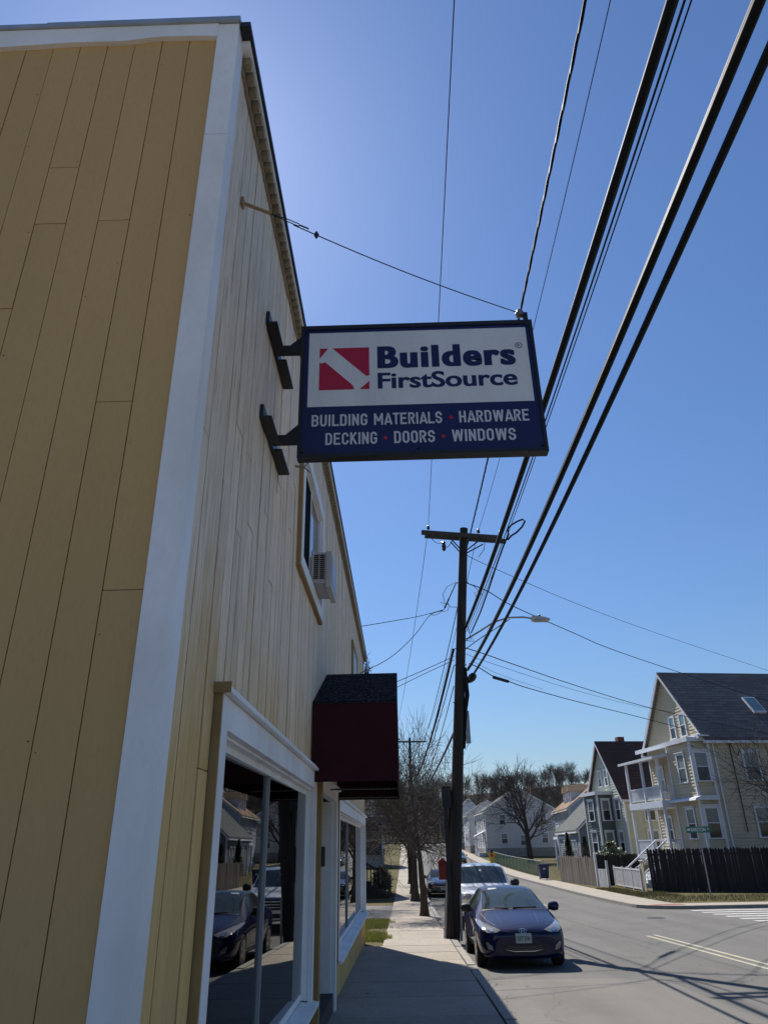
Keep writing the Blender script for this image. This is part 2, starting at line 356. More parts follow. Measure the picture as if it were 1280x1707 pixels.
rd = MB(); sheet(rd, 1.10, 10.02, -60, 600, -KERB); sheet(rd, 10.02, 90, BAR0, 36.01, -KERB); sheet(rd, 10.02, 90, -60, BAR0, -KERB)
struct('road', rd, mt['asphalt'])
dr = MB(); sheet(dr, -14, -.52, 29.5, 38.5, -.012); struct('driveway', dr, mt['drive'])

pk = MB(); sheet(pk, -16, -1.03, -24, 2.9, -.012); struct('bounce_lot', pk, mt['concrete'])  # unseen pale concrete, added to bounce light onto the side wall
pt = MB(); sheet(pt, 1.32, 4.35, -40, 14.55, -KERB+.004); struct('road_patch', pt, mt['patch'])
def mark(name, x0, x1, y0, y1, mat, off=.005):
    mb = MB(); sheet(mb, x0, x1, y0, y1, -KERB+off); o = struct(name, mb, mat); return o
mark('centre_line', 6.52, 6.63, -10, 22.6, mt['line_yellow']); mark('centre_line', 6.80, 6.91, -10, 22.9, mt['line_yellow'])
mark('centre_line', 6.62, 6.72, 36, 70, mt['line_yellow'])
for k in range(9): mark('crosswalk_bar', 11.6, 15.4, 23.6+k*1.18, 24.05+k*1.18, mt['line_white'])

# left sidewalk: slabs one by one, then a strip
_b = MB(); sheet(_b, -1.02, 1.115, -8, 20.9, -.02); sheet(_b, -.55, 1.115, 20.9, 100, -.02); sw = struct('sidewalk', _b, mt['soil'])
def slab(parent, x0, x1, y0, y1, name='slab', mat=None, lift=0.0, gap=.012, thick=.16):
    mb = MB(); za, zb = zg(y0)+lift, zg(y1)+lift; ym = [y for y in YS if y0 < y < y1]; g = gap/2
    yy = [y0+g] + ym + [y1-g]; vs = []; fs = []; n = len(yy)
    for y in yy:
        z = zg(y)+lift; vs += [(x0+g,y,z),(x1-g,y,z),(x1-g,y,z-thick),(x0+g,y,z-thick)]
    for i in range(n-1):
        for k in range(4): fs.append((4*i+k, 4*i+(k+1)%4, 4*i+4+(k+1)%4, 4*i+4+k))
    fs += [(0,1,2,3), (4*n-1,4*n-2,4*n-3,4*n-4)]; mb.add(vs, fs)
    return part(name, mb, mat or mt['concrete'], parent)
y = -6.0
while y < 100:
    L = 1.5 if y < 60 else 3.0
    slab(sw, -1.02 if y+L < 20.9 else -.55, 1.12, y, y+L, lift=rng.uniform(-.005, .005), gap=.008); y += L
far = MB(); sheet(far, -.55, 1.12, y, 330, 0.0); part('far_strip', far, mt['concrete'], sw)
_b = MB(); sheet(_b, 1.118, 1.29, -8, 91, -.05); kb = struct('kerb', _b, mt['soil'])
y = -6.0
while y < 90:
    L = 1.8; slab(kb, 1.13, 1.31+rng.uniform(-.012,.012), y, y+L, 'kerb_stone', mt['granite'], rng.uniform(-.012,.008), .03, .3); y += L
far = MB(); sheet(far, 1.13, 1.31, y, 330, 0.0); part('far_strip', far, mt['granite'], kb)

# right sidewalk and kerb follow the corner into the side street
def corner_path(off):                      # kerb line moved off metres into the block
    r0 = 1.9 - off; cx, cy = 11.92, 36.1; p = [(10.02+off, y) for y in [330,300,260,230,200,180,160,140,125,112,100,92,84,76,68,62,56,52,48,45,42,40,38.2]]
    for k in range(0, 7):
        a = math.pi + (math.pi/2)*k/6; p.append((cx + r0*math.cos(a), cy + r0*math.sin(a)))
    for x in (13.5, 15.5, 18, 21, 25, 30, 38, 50, 70): p.append((x, cy - r0))
    return p
def strip(mb, a, b, oa, ob, za=0.0, zb=0.0):
    P, Q = corner_path(a), corner_path(b); vs = []; fs = []
    for (p, q) in zip(P, Q): vs += [(p[0], p[1], zg(p[1])+za), (q[0], q[1], zg(q[1])+zb)]
    for i in range(len(P)-1): fs.append((2*i, 2*i+1, 2*i+3, 2*i+2))
    mb.add(vs, fs)
kr = MB(); strip(kr, 0, .16, 0, 0); strip(kr, 0, 0, 0, 0, -.2, 0.0)
struct('kerb_far_side', kr, mt['granite'])
sr = MB(); strip(sr, .16, 1.88, 0, 0, -.004, -.004); sro = struct('sidewalk_far_side', sr, mt['concrete'])
pad = MB(); strip_y = [(10.45, 34.95), (12.0, 34.95), (12.0, 35.6), (10.9, 35.6)]
pad.add([(x, y, zg(y)+.004) for x, y in strip_y], [(0,1,2,3)]); struct('tactile_paving', pad, mt['pad_red'])
mh = MB().lathe((9.0, 29.5, zroad(29.5)-.02), [(.33,0),(.33,.026),(.30,.028)], 20); struct('manhole_cover', mh, mt['black'])
mh = MB().lathe((4.6, 8.9, zroad(8.9)-.02), [(.07,0),(.07,.026),(.05,.028)], 12); struct('valve_cover', mh, mt['black'])

# grass beside the building and on the corner
def blades(regions, n, hmin, hmax, seed):
    r = random.Random(seed); mb = MB()
    for _ in range(n):
        x0, x1, y0, y1 = r.choice(regions); x = r.uniform(x0, x1); y = r.uniform(y0, y1)+.12*math.sin(5*x); x += .10*math.sin(2.1*y)+.07*math.sin(5.3*y); h = r.uniform(hmin, hmax); a = r.uniform(0, 6.28)
        w = r.uniform(.006, .014); lx, ly = r.uniform(-.5,.5)*h, r.uniform(-.5,.5)*h; z = zg(y) - .03
        c, s = math.cos(a)*w, math.sin(a)*w; mb.add([(x-c,y-s,z),(x+c,y+s,z),(x+lx,y+ly,z+h+.01)], [(0,1,2)])
    return mb
single('grass_strip', blades([(-1.6,-.5,20.7,23.4),(-1.6,-.5,25.2,29.3),(-2.6,-1.2,21,28)], 9000, .05, .13, 3), mt['grass'],
       'short green grass growing between the shop wall and the concrete sidewalk', 'grass', (0,0,0), kind='stuff')
def corner_quads():
    return [(12.0, 18.5, 37.2, 42.0), (12.0, 14.4, 42, 46.0), (18.5, 26, 36.3, 40.0), (12.1, 13.4, 46, 51)]
single('corner_grass', blades(corner_quads(), 14000, .05, .12, 4), mt['drygrass'],
       'patchy dry brown grass on the corner in front of the dark fence', 'grass', (0,0,0), kind='stuff')
lit = MB(); r_ = random.Random(9)
for _ in range(260):
    y = r_.uniform(4, 34); x = 1.28 + abs(r_.gauss(0, .10)) if r_.random() < .7 else r_.uniform(-.95, 1.1); z = (zroad(y) if x > 1.3 else zg(y)) + .012
    s = r_.uniform(.008, .03); a = r_.uniform(0, 6.28); c, q = math.cos(a)*s, math.sin(a)*s
    lit.add([(x-c,y-q,z),(x+q*.6,y-c*.6,z+.006),(x+c,y+q,z+.003),(x-q*.6,y+c*.6,z)], [(0,1,2,3)])
single('leaf_litter', lit, mt['hill'], 'brown leaf scraps lying along the granite kerb and sidewalk', 'litter', (0,0,0), kind='stuff')

# ================================================================== storefront building
XW, YN, YF = -1.0, 3.0, 20.42            # facade plane, near corner, far end
ZR0, ZR1 = 6.64, 6.50                    # top of siding at the near and the far end
def zr(y): return ZR0 + (ZR1-ZR0)*(y-YN)/(YF-YN)
bld = thing('storefront_building', 'tan wooden storefront with white trim and weathered grey upper boards', 'building', (XW, YN, zg(YN)))
# openings in the facade: (y0, y1, z0, z1)
W1 = (4.02, 8.42, .24, 2.20); DR = (8.98, 10.90, -.9, 2.20); W2 = (11.80, 19.80, .20, 2.12); U1 = (6.80, 8.60, 4.34, 5.56); U2 = (15.0, 16.6, 4.45, 5.6)
OPEN = [W1, DR, W2, U1]
ZB = -.85
core = MB()                               # backing behind the boards, with the openings left free
def backing(y0, y1, z0, z1): core.box(XW-.16, XW-.03, y0, y1, z0, z1)
for (a, b, lst) in [(YN+.02,4.02,[]),(4.02,6.80,[W1]),(6.80,8.42,[W1,U1]),(8.42,8.60,[U1]),(8.60,8.98,[]),(8.98,10.90,[DR]),(10.90,11.80,[]),(11.80,19.80,[W2]),(19.80,YF,[])]:
    z = ZB
    for o in sorted(lst, key=lambda q: q[2]):
        if o[2] > z: backing(a, b, z, o[2]-.08)
        z = o[3]
    backing(a, b, z, zr(b)-.03)
part('wall_backing', core, mt['void'], bld)
shell = MB().box(-12, XW-.17, YN+.03, YN+.16, ZB, ZR0-.05).box(-12, XW-.17, YF-.15, YF, ZB, ZR1-.05).box(-12, -11.8, YN+.2, YF-.2, ZB, ZR1-.05)
part('rear_wall', shell, mt['side'], bld)
roof = MB().prism([(-12, YN, ZR0-.02), (XW-.02, YN, ZR0-.02), (XW-.02, YF, ZR1-.02), (-12, YF, ZR1-.02)], (0,0,.10)); part('roof', roof, mt['black'], bld)
inn = MB().box(-5.4, -5.3, YN+.2, YF-.2, ZB, 2.75).box(-5.3, XW-.18, YN+.2, YF-.2, 2.62, 2.75).box(-5.3, XW-.18, YN+.2, YF-.2, ZB, -.1)
inn.box(-5.3, XW-.30, 8.70, 8.78, -.1, 2.62).box(-5.3, XW-.30, 11.2, 11.28, -.1, 2.62)
inn.box(-4.2, -4.1, YN+.2, YF-.2, 3.2, 6.3)
part('interior', inn, mt['dark_in'], bld)

# facade boards
y = YN + .105; col = 0
def put_board(y0, y1, z0, z1, x=0.0):
    if z1-z0 < .03: return
    piece('board', mt['facade'], bld, (XW-.012+x, (y0+y1)/2, (z0+z1)/2), (.030, y1-y0-.015, z1-z0-.006))
while y < YF - .05:
    w = rng.choice((.15, .17, .19, .20)); y1 = min(y+w, YF-.02); 
    spans = [(ZB, zr(y1)-.02)]
    for o in OPEN:
        if y1 > o[0]+.01 and y < o[1]-.01:
            if not (y >= o[0]-.12 and y1 <= o[1]+.12): pass
            ns_ = []
            for (a, b) in spans:
                if a < o[2]-.07: ns_.append((a, min(b, o[2]-.07)))
                if b > o[3]: ns_.append((max(a, o[3]), b))
            spans = ns_
    for (a, b) in spans:
        j = rng.random()
        if b-a > 2.5:
            zc = [rng.uniform(a+1.0, b-.8)]
            if b-a > 4 and j < .3: zc.append(rng.uniform(a+.8, b-.8))
            zc = sorted(zc)
            e = [a] + zc + [b]
            for i in range(len(e)-1): put_board(y, y1, e[i], e[i+1], rng.uniform(-.004,.004))
        else: put_board(y, y1, a, b, rng.uniform(-.003,.003))
    y = y1; col += 1
# side wall boards (facing the camera)
x = XW - .125; col = 0
joints = {0:[2.66], 1:[3.67], 2:[4.94], 3:[], 4:[4.93,5.4], 5:[4.3], 6:[4.93], 7:[5.2], 8:[4.93]}
while x > -6.2:
    w = .186; zc = joints.get(col, [rng.uniform(2, 5.5)]); e = [ZB] + sorted(zc) + [6.70]
    for i in range(len(e)-1):
        piece('board', mt['side'], bld, (x-w/2, YN-.002+rng.uniform(-.002,.002), (e[i]+e[i+1])/2), (w-.005, .03, e[i+1]-e[i]-.004))
    x -= w; col += 1
nl = MB(); r_ = random.Random(5)
for k in range(70):
    xq = XW-.125-.186*r_.randint(0, 16)-r_.choice((.02,.165)); zq = r_.uniform(-.3, 6.5); s_ = r_.uniform(.0015,.003); nl.box(xq-s_, xq+s_, YN-.0225, YN-.0205, zq-s_, zq+s_)
part('nail_heads', nl, mt['void'], bld, kind='stuff')
# corner board, fascia, drip edge, dentils
cb = MB().box(XW-.115, XW+.028, YN-.045, YN+.10, ZB, 5.62); part('corner_board', cb, mt['white'], bld)
cb = MB().box(XW-.115, XW+.028, YN-.044, YN+.10, 5.625, 6.742); part('corner_board', cb, mt['white'], bld)
fb = MB(); pts = [(-6.4, 6.565), (-4, 6.56), (-2.6, 6.565), (-2.1, 6.59), (-1.75, 6.585), (-1.5, 6.62), (-1.25, 6.615), (XW-.115, 6.605)]
for (a, b) in zip(pts[:-1], pts[1:]):
    fb.add([(a[0],YN-.05,a[1]),(b[0],YN-.05,b[1]),(b[0],YN-.05,6.745),(a[0],YN-.05,6.745),(a[0],YN-.015,a[1]),(b[0],YN-.015,b[1]),(b[0],YN-.015,6.745),(a[0],YN-.015,6.745)],
           [(0,1,2,3),(7,6,5,4),(0,4,5,1),(3,2,6,7),(0,3,7,4),(1,5,6,2)])
part('fascia', fb, mt['white'], bld)
ed = MB().box(-6.4, -2.3, YN-.066, YN+.2, 6.748, 6.786).box(-2.3, XW+.036, YN-.070, YN+.2, 6.747, 6.788)
part('coping', ed, mt['metal_edge'], bld)
dz = MB(); 
dz.prism([(XW+.004, YN+.10, ZR0-.10), (XW+.022, YN+.10, ZR0-.10), (XW+.022, YF, ZR1-.10), (XW+.004, YF, ZR1-.10)], (0,0,.11)); part('frieze', dz, mt['dentil'], bld)
dz = MB().prism([(XW-.02, YN+.05, ZR0+.012), (XW+.085, YN+.05, ZR0+.012), (XW+.085, YF+.06, ZR1+.012), (XW-.02, YF+.06, ZR1+.012)], (0,0,.05)); part('soffit', dz, mt['white'], bld)
dz = MB().prism([(XW+.038, YN-.05, ZR0+.063), (XW+.105, YN-.05, ZR0+.063), (XW+.105, YF+.08, ZR1+.063), (XW+.038, YF+.08, ZR1+.063)], (0,0,.045)); part('drip_edge', dz, mt['black'], bld)
y = YN + .16
while y < YF - .05:
    piece('dentil', mt['dentil'], bld, (XW+.050, y, zr(y)-.022), (.050, .052, .062)); y += .104

# shop windows
def shop_window(o, name, muls, depth=.10, skew=0.0):
    y0, y1, z0, z1 = o; ca = .15
    w = MB()                                # casing on the wall, recessed sash frame behind
    w.box(XW+.006, XW+.052, y0-.14, y0+.0, z0-.02, z1+.17); w.box(XW+.006, XW+.050, y1+.0, y1+.12, z0-.02, z1+.17)
    w.box(XW+.007, XW+.050, y0+.001, y1-.001, z1+.0, z1+.168)
    win = part(name, w, mt['white'], bld)
    part('edge_board', MB().box(XW+.004, XW+.050, y0-.16, y0-.142, z0-.06, z1+.172), mt['tan_trim'], win)
    part('edge_board', MB().box(XW+.004, XW+.048, y1+.122, y1+.15, z0-.06, z1+.172), mt['tan_trim'], win)
    hd = MB().box(XW+.005, XW+.095, y0-.175, y1+.17, z1+.174, z1+.20).box(XW+.005, XW+.075, y0-.155, y1+.14, z1+.202, z1+.222); part('head_moulding', hd, mt['white'], win)
    cap_ = MB().box(XW+.004, XW+.10, y0-.19, y0-.177, z1+.168, z1+.225); part('moulding_end', cap_, mt['tan_trim'], win)
    rv = MB().box(XW-.16, XW+.004, y0+.0, y0+.02, z0, z1).box(XW-.16, XW+.004, y1-.02, y1, z0, z1).box(XW-.16, XW+.004, y0+.021, y1-.021, z1-.02, z1)
    part('reveal', rv, mt['white'], win)
    sl_ = MB().prism([(XW-.15, y0-.16, z0+.01), (XW+.11, y0-.16, z0-.035), (XW+.11, y0-.16, z0-.065), (XW-.15, y0-.16, z0-.06)], (0, y1-y0+.31, 0)); part('sill', sl_, mt['white'], win)
    gx = XW - depth; f = .045
    fr = MB().box(gx-.025, gx+.025, y0+.022, y1-.022, z1-.02-f, z1-.021).box(gx-.025, gx+.025, y0+.022, y1-.022, z0+.012, z0+.012+f*1.3)
    fr.box(gx-.025, gx+.025, y0+.022, y0+.022+f, z0+.075, z1-.066).box(gx-.025, gx+.025, y1-.022-f, y1-.022, z0+.075, z1-.066)
    sash = part('sash_frame', fr, mt['white'], win)
    edges = [y0+.022+f] + muls + [y1-.022-f]
    for m_ in muls: part('mullion', MB().box(gx-.02, gx+.022, m_-.013, m_+.013, z0+.075, z1-.067), mt['grey_metal'], sash)
    for a, b in zip(edges[:-1], edges[1:]):
        k0, k1 = skew*((a-y0)/(y1-y0)-.5), skew*((b-y0)/(y1-y0)-.5)          # old panes sit a little out of true
        part('pane', MB().prism([(gx-.006+k0, a, z0+.06), (gx-.006+k1, b, z0+.06), (gx-.001+k1, b, z0+.06), (gx-.001+k0, a, z0+.06)], (0, 0, z1-z0-.11)), mt['glass'], sash)
    return win
shop_window(W1, 'shop_window', [6.05], .075, .055)
shop_window(W2, 'shop_window', [13.3, 15.2], .09, .03)
# entrance
y0, y1, z0, z1 = DR; zd = zg(9.9)+.17
d = MB().box(XW+.006, XW+.07, y0-.16, y0, zd-.45, z1+.14).box(XW+.006, XW+.075, y1, y1+.20, zd-.45, z1+.14).box(XW+.007, XW+.073, y0+.001, y1-.001, z1, z1+.138)
ent = part('entrance', d, mt['white'], bld)
part('head_moulding', MB().box(XW+.006, XW+.12, y0-.19, y1+.23, z1+.142, z1+.175), mt['white'], ent)
part('edge_board', MB().box(XW+.004, XW+.09, y0-.30, y0-.162, zd-.45, z1+.3), mt['tan_trim'], ent)
part('edge_board', MB().box(XW+.004, XW+.076, y1+.202, y1+.24, zd-.45, z1+.138), mt['tan_trim'], ent)
part('jamb', MB().box(XW-.85, XW+.004, y0-.03, y0-.002, zd, z1).box(XW-.85, XW+.004, y1-.02, y1+.03, zd, z1).box(XW-.85, XW+.004, y0, y1-.021, z1+.002, z1+.03), mt['white'], ent)
dd = part('door', MB().box(XW-.86, XW-.82, y0+.02, y1-.6, zd+.01, z1-.02), mt['door_dark'], ent)
part('door_glass', MB().box(XW-.818, XW-.81, y0+.2, y1-.75, zd+.9, z1-.2), mt['house_glass'], dd)
part('side_light', MB().box(XW-.86, XW-.82, y1-.55, y1-.05, zd+.01, z1-.02), mt['house_glass'], ent)
part('threshold', MB().box(XW-.9, XW+.05, y0+.0, y1-.021, zd-.42, zd), mt['arm_wood'], ent)
part('doorbell', MB().box(XW+.09, XW+.13, y0-.27, y0-.21, 1.42, 1.62), mt['black'], ent)
# upper window
def upper_window(o, dark):
    y0, y1, z0, z1 = o; f = MB()
    f.box(XW+.006, XW+.055, y0-.15, y0, z0-.14, z1+.15).box(XW+.006, XW+.055, y1, y1+.14, z0-.14, z1+.15).box(XW+.007, XW+.053, y0+.001, y1-.001, z1, z1+.15).box(XW+.007, XW+.053, y0+.001, y1-.001, z0-.14, z0)
    win = part('upper_window', f, mt['white'], bld)
    part('edge_board', MB().box(XW+.004, XW+.05, y0-.185, y0-.152, z0-.175, z1+.15).box(XW+.004, XW+.05, y0-.15, y1+.14, z0-.175, z0-.142), mt['tan_trim'], win)
    ym = (y0+y1)/2 + .02
    part('sash_frame', MB().box(XW-.06, XW+.0, ym-.03, ym+.03, z0+.001, z1-.001).box(XW-.09, XW+.003, y0+.001, y0+.04, z0+.001, z1-.001).box(XW-.09, XW+.003, y1-.05, y1-.001, z0+.001, z1-.001)
         .box(XW-.09, XW+.003, y0+.041, y1-.051, z1-.05, z1-.001).box(XW-.09, XW+.003, y0+.041, y1-.051, z0+.001, z0+.04), mt['white'], win)
    part('pane', MB().box(XW-.012, XW-.004, y0+.04, ym-.031, z0+.04, z1-.05), dark, win)
    part('pane', MB().box(XW-.020, XW-.012, ym+.031, y1-.05, z0+.04, z1-.05), mt['house_glass'], win)
    return win
uw = upper_window(U1, mt['void'])
sh = part('shuttered_window', MB().box(XW+.006, XW+.035, 15.05, 16.5, 4.5, 5.55), mt['metal_edge'], bld)
part('casing', MB().box(XW+.006, XW+.05, 14.95, 15.048, 4.4, 5.65).box(XW+.006, XW+.05, 16.502, 16.6, 4.4, 5.65).box(XW+.006, XW+.05, 15.049, 16.501, 5.552, 5.65), mt['tan_trim'], sh)
# vines at the far top corner
vn = MB(); r_ = random.Random(21)
for k in range(46):
    p = Vector((XW+.02+r_.uniform(0,.05), YF-.45+r_.uniform(0,.45), 4.6+r_.uniform(0,.8))); path = [p]
    for i in range(6): p = p + Vector((r_.uniform(-.025,.04), r_.uniform(-.10,.07), r_.uniform(.12,.26))); path.append(p)
    vn.tube(path, [.012-.0015*i for i in range(7)], 3, False)
    for i in range(2, 7):
        for _ in range(2):
            q = path[i]; e = q + Vector((r_.uniform(.02,.12), r_.uniform(-.12,.12), r_.uniform(-.08,.1))); vn.tube([q, e], [.005,.002], 3, False)
single('climbing_vine', vn, mt['twig'], 'bare twiggy vine clinging to the top corner of the storefront', 'vine', (XW+.02, YF-.2, 4.6))

# air conditioner in the upper window
acb = (XW+.0, 7.86, 4.345); ac = thing('air_conditioner', 'white louvred air conditioner sticking out of the upper window', 'air conditioner', acb)
X0, X1, A0, A1, Z0, Z1 = XW+.004, XW+.235, 7.80, 8.42, 4.40, 4.78
bx = MB().box(X0, X1, A0+.012, A1-.012, Z0, Z1).box(X1-.05, X1+.012, A0-.004, A1+.004, Z0-.05, Z1+.01).box(X0, X0+.03, A0, A1, Z0-.02, Z1+.02)
part('case', bx, mt['ac'], ac)
gr = MB()
for k in range(12):
    for (q0, q1) in ((X0+.035, X0+.09), (X0+.105, X0+.16)): gr.box(q0, q1, A0-.001, A0+.0115, Z0+.05+k*.026, Z0+.062+k*.026)
part('side_louvres', gr, mt['black'], ac)
part('coil_grille', MB().box(X1+.0125, X1+.018, A0+.04, A1-.04, Z0+.02, Z1-.03), mt['metal_edge'], ac)

# awning over the door
aw = thing('door_awning', 'dark maroon gabled awning over the shop entrance', 'awning', (XW, 9.93, 2.25))
AX, AY0, AY1, AYR, AZ0, AZ1, AZR = -.03, 8.26, 11.6, 9.85, 2.26, 3.10, 3.765; X_ = XW+.012
part('skirt', MB().box(X_, AX, AY0, AY0+.02, AZ0, AZ1-.002).box(AX-.02, AX, AY0+.021, AY1-.021, AZ0, AZ1-.002).box(X_, AX, AY1-.02, AY1, AZ0, AZ1-.002), mt['maroon'], aw)
part('front_gable', MB().prism([(AX-.02, AY0+.002, AZ1), (AX-.02, AY1-.002, AZ1), (AX-.02, AYR, AZR-.002)], (.018, 0, 0)), mt['maroon'], aw)
for nm, ya, yb in (('top_panel', AY0, AYR), ('top_panel', AY1, AYR)):
    s_ = 1 if yb > ya else -1
    part(nm, MB().prism([(X_, ya-.004*s_, AZ1+.002), (AX+.003, ya-.004*s_, AZ1+.002), (AX+.003, yb-.003*s_, AZR), (X_, yb-.003*s_, AZR)], (0, .001, .018)), mt['awn_top'], aw)
part('piping', MB().tube([(X_, AY0-.006, AZ1), (AX+.004, AY0-.006, AZ1), (AX+.004, AYR, AZR+.008)], .007, 5), mt['plastic'], aw)
fr = MB()
for ya in (AY0+.03, AYR, AY1-.03):
    fr.tube([(X_, ya, AZ0+.03), (AX-.03, ya, AZ0+.03)], .012, 5)
part('frame_rods', fr, mt['steel'], aw)

# goods standing inside behind the glass
def display(y0, y1, x0, x1, h, label):
    o = thing('display_cabinet', label, 'cabinet', ((x0+x1)/2, (y0+y1)/2, -.098), 'display cabinets inside the shop window')
    part('carcass', MB().box(x0, x1, y0, y1, -.098, h).box(x0-.02, x1+.03, y0-.02, y1+.02, h+.001, h+.03), mt['inside_white'], o)
    n = max(1, int((y1-y0)/.45))
    for k in range(n):
        a = y0 + (y1-y0)*k/n + .03; b = y0 + (y1-y0)*(k+1)/n - .03
        part('door_panel', MB().box(x1+.001, x1+.02, a, b, 0.0, h-.04), mt['inside_white'], o)
display(5.0, 6.3, -1.85, -1.35, .80, 'taller pale cabinet with panelled doors inside the shop window')
display(6.6, 7.9, -1.95, -1.40, .55, 'lower pale cabinet inside the shop window near the entrance')
# ================================================================== projecting sign
SY0, SY1 = 4.90, 4.968                    # front and back face of the cabinet
SX0, SX1, SZ0, SZ1 = -.75, 1.222, 4.42, 5.71
sg = thing('projecting_sign', 'two-sided navy and white projecting shop sign with red logo square', 'sign', ((SX0+SX1)/2, 4.95, SZ0))
part('cabinet', MB().box(SX0, SX1, SY0+.004, SY1-.004, SZ0, SZ1), mt['sign_navy'], sg)
fm = MB()
for (a, b, c, d_) in ((SX0-.012, SX1+.012, SZ1-.028, SZ1+.012), (SX0-.012, SX1+.012, SZ0-.012, SZ0+.020)): fm.box(a, b, SY0-.012, SY1+.012, c, d_)
for (a, b) in ((SX0-.012, SX0+.016), (SX1-.016, SX1+.012)): fm.box(a, b, SY0-.012, SY1+.012, SZ0+.021, SZ1-.029)
part('frame', fm, mt['black'], sg)
def ribbon(mb, pts, closed, t, T):
    n = len(pts); L = []; Rr = []
    P = [Vector((p[0], p[1])) for p in pts]
    for i in range(n):
        a = P[i-1] if (i > 0 or closed) else None; c = P[(i+1) % n] if (i < n-1 or closed) else None
        d1 = (P[i]-a).normalized() if a is not None else None; d2 = (c-P[i]).normalized() if c is not None else None
        if d1 is None: d1 = d2
        if d2 is None: d2 = d1
        n1 = Vector((-d1.y, d1.x)); n2 = Vector((-d2.y, d2.x)); m_ = (n1+n2)
        m_ = m_.normalized() if m_.length > 1e-6 else n1
        k = t/2/max(.35, m_.dot(n1)); L.append(P[i]+m_*k); Rr.append(P[i]-m_*k)
    vs = [T(p) for p in L] + [T(p) for p in Rr]; fs = []
    for i in range(n if closed else n-1):
        j = (i+1) % n; fs.append((i, j, n+j, n+i))
    mb.add(vs, fs)
def slab_letters(txt, x0, x1, z0, h, yf, right):
    """condensed square lettering with cut corners, drawn as ribbons"""
    t = .150; w = .50; c = .13; H_ = 1.0; a = t/2; b = w-t/2; lo = t/2; hi = 1-t/2; m_ = .52
    O = ([(a,lo+c),(a,hi-c),(a+c*.8,hi),(b-c*.8,hi),(b,hi-c),(b,lo+c),(b-c*.8,lo),(a+c*.8,lo)], True)
    G = {
     'O':[O], 'I':[([(a,0),(a,1)],False)], 'L':[([(a,1),(a,lo),(w,lo)],False)], 'T':[([(0,hi),(w,hi)],False),([(w/2,hi),(w/2,0)],False)],
     'D':[([(a,lo),(a,hi),(b-c*.8,hi),(b,hi-c),(b,lo+c),(b-c*.8,lo)],True)],
     'U':[([(a,1),(a,lo+c),(a+c*.8,lo),(b-c*.8,lo),(b,lo+c),(b,1)],False)],
     'B':[([(a,lo),(a,hi),(b-c*.8,hi),(b,hi-c*.8),(b,m_+c*.8),(b-c*.6,m_),(b,m_-c*.8),(b,lo+c*.8),(b-c*.8,lo)],True),([(a,m_),(b-c*.6,m_)],False)],
     'N':[([(a,0),(a,1)],False),([(b,0),(b,1)],False),([(a,.93),(b,.07)],False)],
     'G':[([(b,hi-c-.12),(b,hi-c),(b-c*.8,hi),(a+c*.8,hi),(a,hi-c),(a,lo+c),(a+c*.8,lo),(b-c*.8,lo),(b,lo+c),(b,.46),(w*.52,.46)],False)],
     'C':[([(b,hi-c-.14),(b,hi-c),(b-c*.8,hi),(a+c*.8,hi),(a,hi-c),(a,lo+c),(a+c*.8,lo),(b-c*.8,lo),(b,lo+c),(b,lo+c+.14)],False)],
     'S':[([(b,hi-c-.12),(b,hi-c),(b-c*.8,hi),(a+c*.8,hi),(a,hi-c),(a,.62),(a+c*.6,.54),(b-c*.6,.46),(b,.38),(b,lo+c),(b-c*.8,lo),(a+c*.8,lo),(a,lo+c),(a,lo+c+.12)],False)],
     'E':[([(w,hi),(a,hi),(a,lo),(w,lo)],False),([(a,m_),(w*.88,m_)],False)],
     'R':[([(a,0),(a,hi),(b-c*.8,hi),(b,hi-c),(b,.5+c),(b-c*.8,.5),(a,.5)],False),([(w*.5,.5),(b+.02,0)],False)],
     'H':[([(a,0),(a,1)],False),([(b,0),(b,1)],False),([(a,.5),(b,.5)],False)],
     'K':[([(a,0),(a,1)],False),([(a,.45),(b+.02,1)],False),([(a+.12,.55),(b+.03,0)],False)],
     'A':[([(.04,0),(.27,hi),(.31,hi),(.54,0)],False),([(.13,.24),(.45,.24)],False)],
     'M':[([(a,0),(a,1)],False),([(.70-a,0),(.70-a,1)],False),([(a,.93),(.35,.30)],False),([(.35,.30),(.70-a,.93)],False)],
     'W':[([(.08,1),(.21,0)],False),([(.21,0),(.38,.95)],False),([(.42,.95),(.59,0)],False),([(.59,0),(.72,1)],False)] }
    adv = {'I':t+.12, 'M':.70+.12, 'W':.80+.10, 'A':.58+.07, 'T':w+.08, 'L':w+.08, ' ':.36, '*':.40}
    tot = sum(adv.get(q, w+.12) for q in txt) - .12; s = (x1-x0)/tot; x = 0; mb = MB(); dots = []
    for q in txt:
        if q == '*': dots.append(x0+(x+.14)*s)
        elif q != ' ':
            for n_, (pl, cl) in enumerate(G[q]):
                ribbon(mb, pl, cl, t, lambda p, x=x, n_=n_: (x0+(p[0]+x)*s, yf-.0005*n_, z0+p[1]*h))
        x += adv.get(q, w+.12)
    return mb, dots
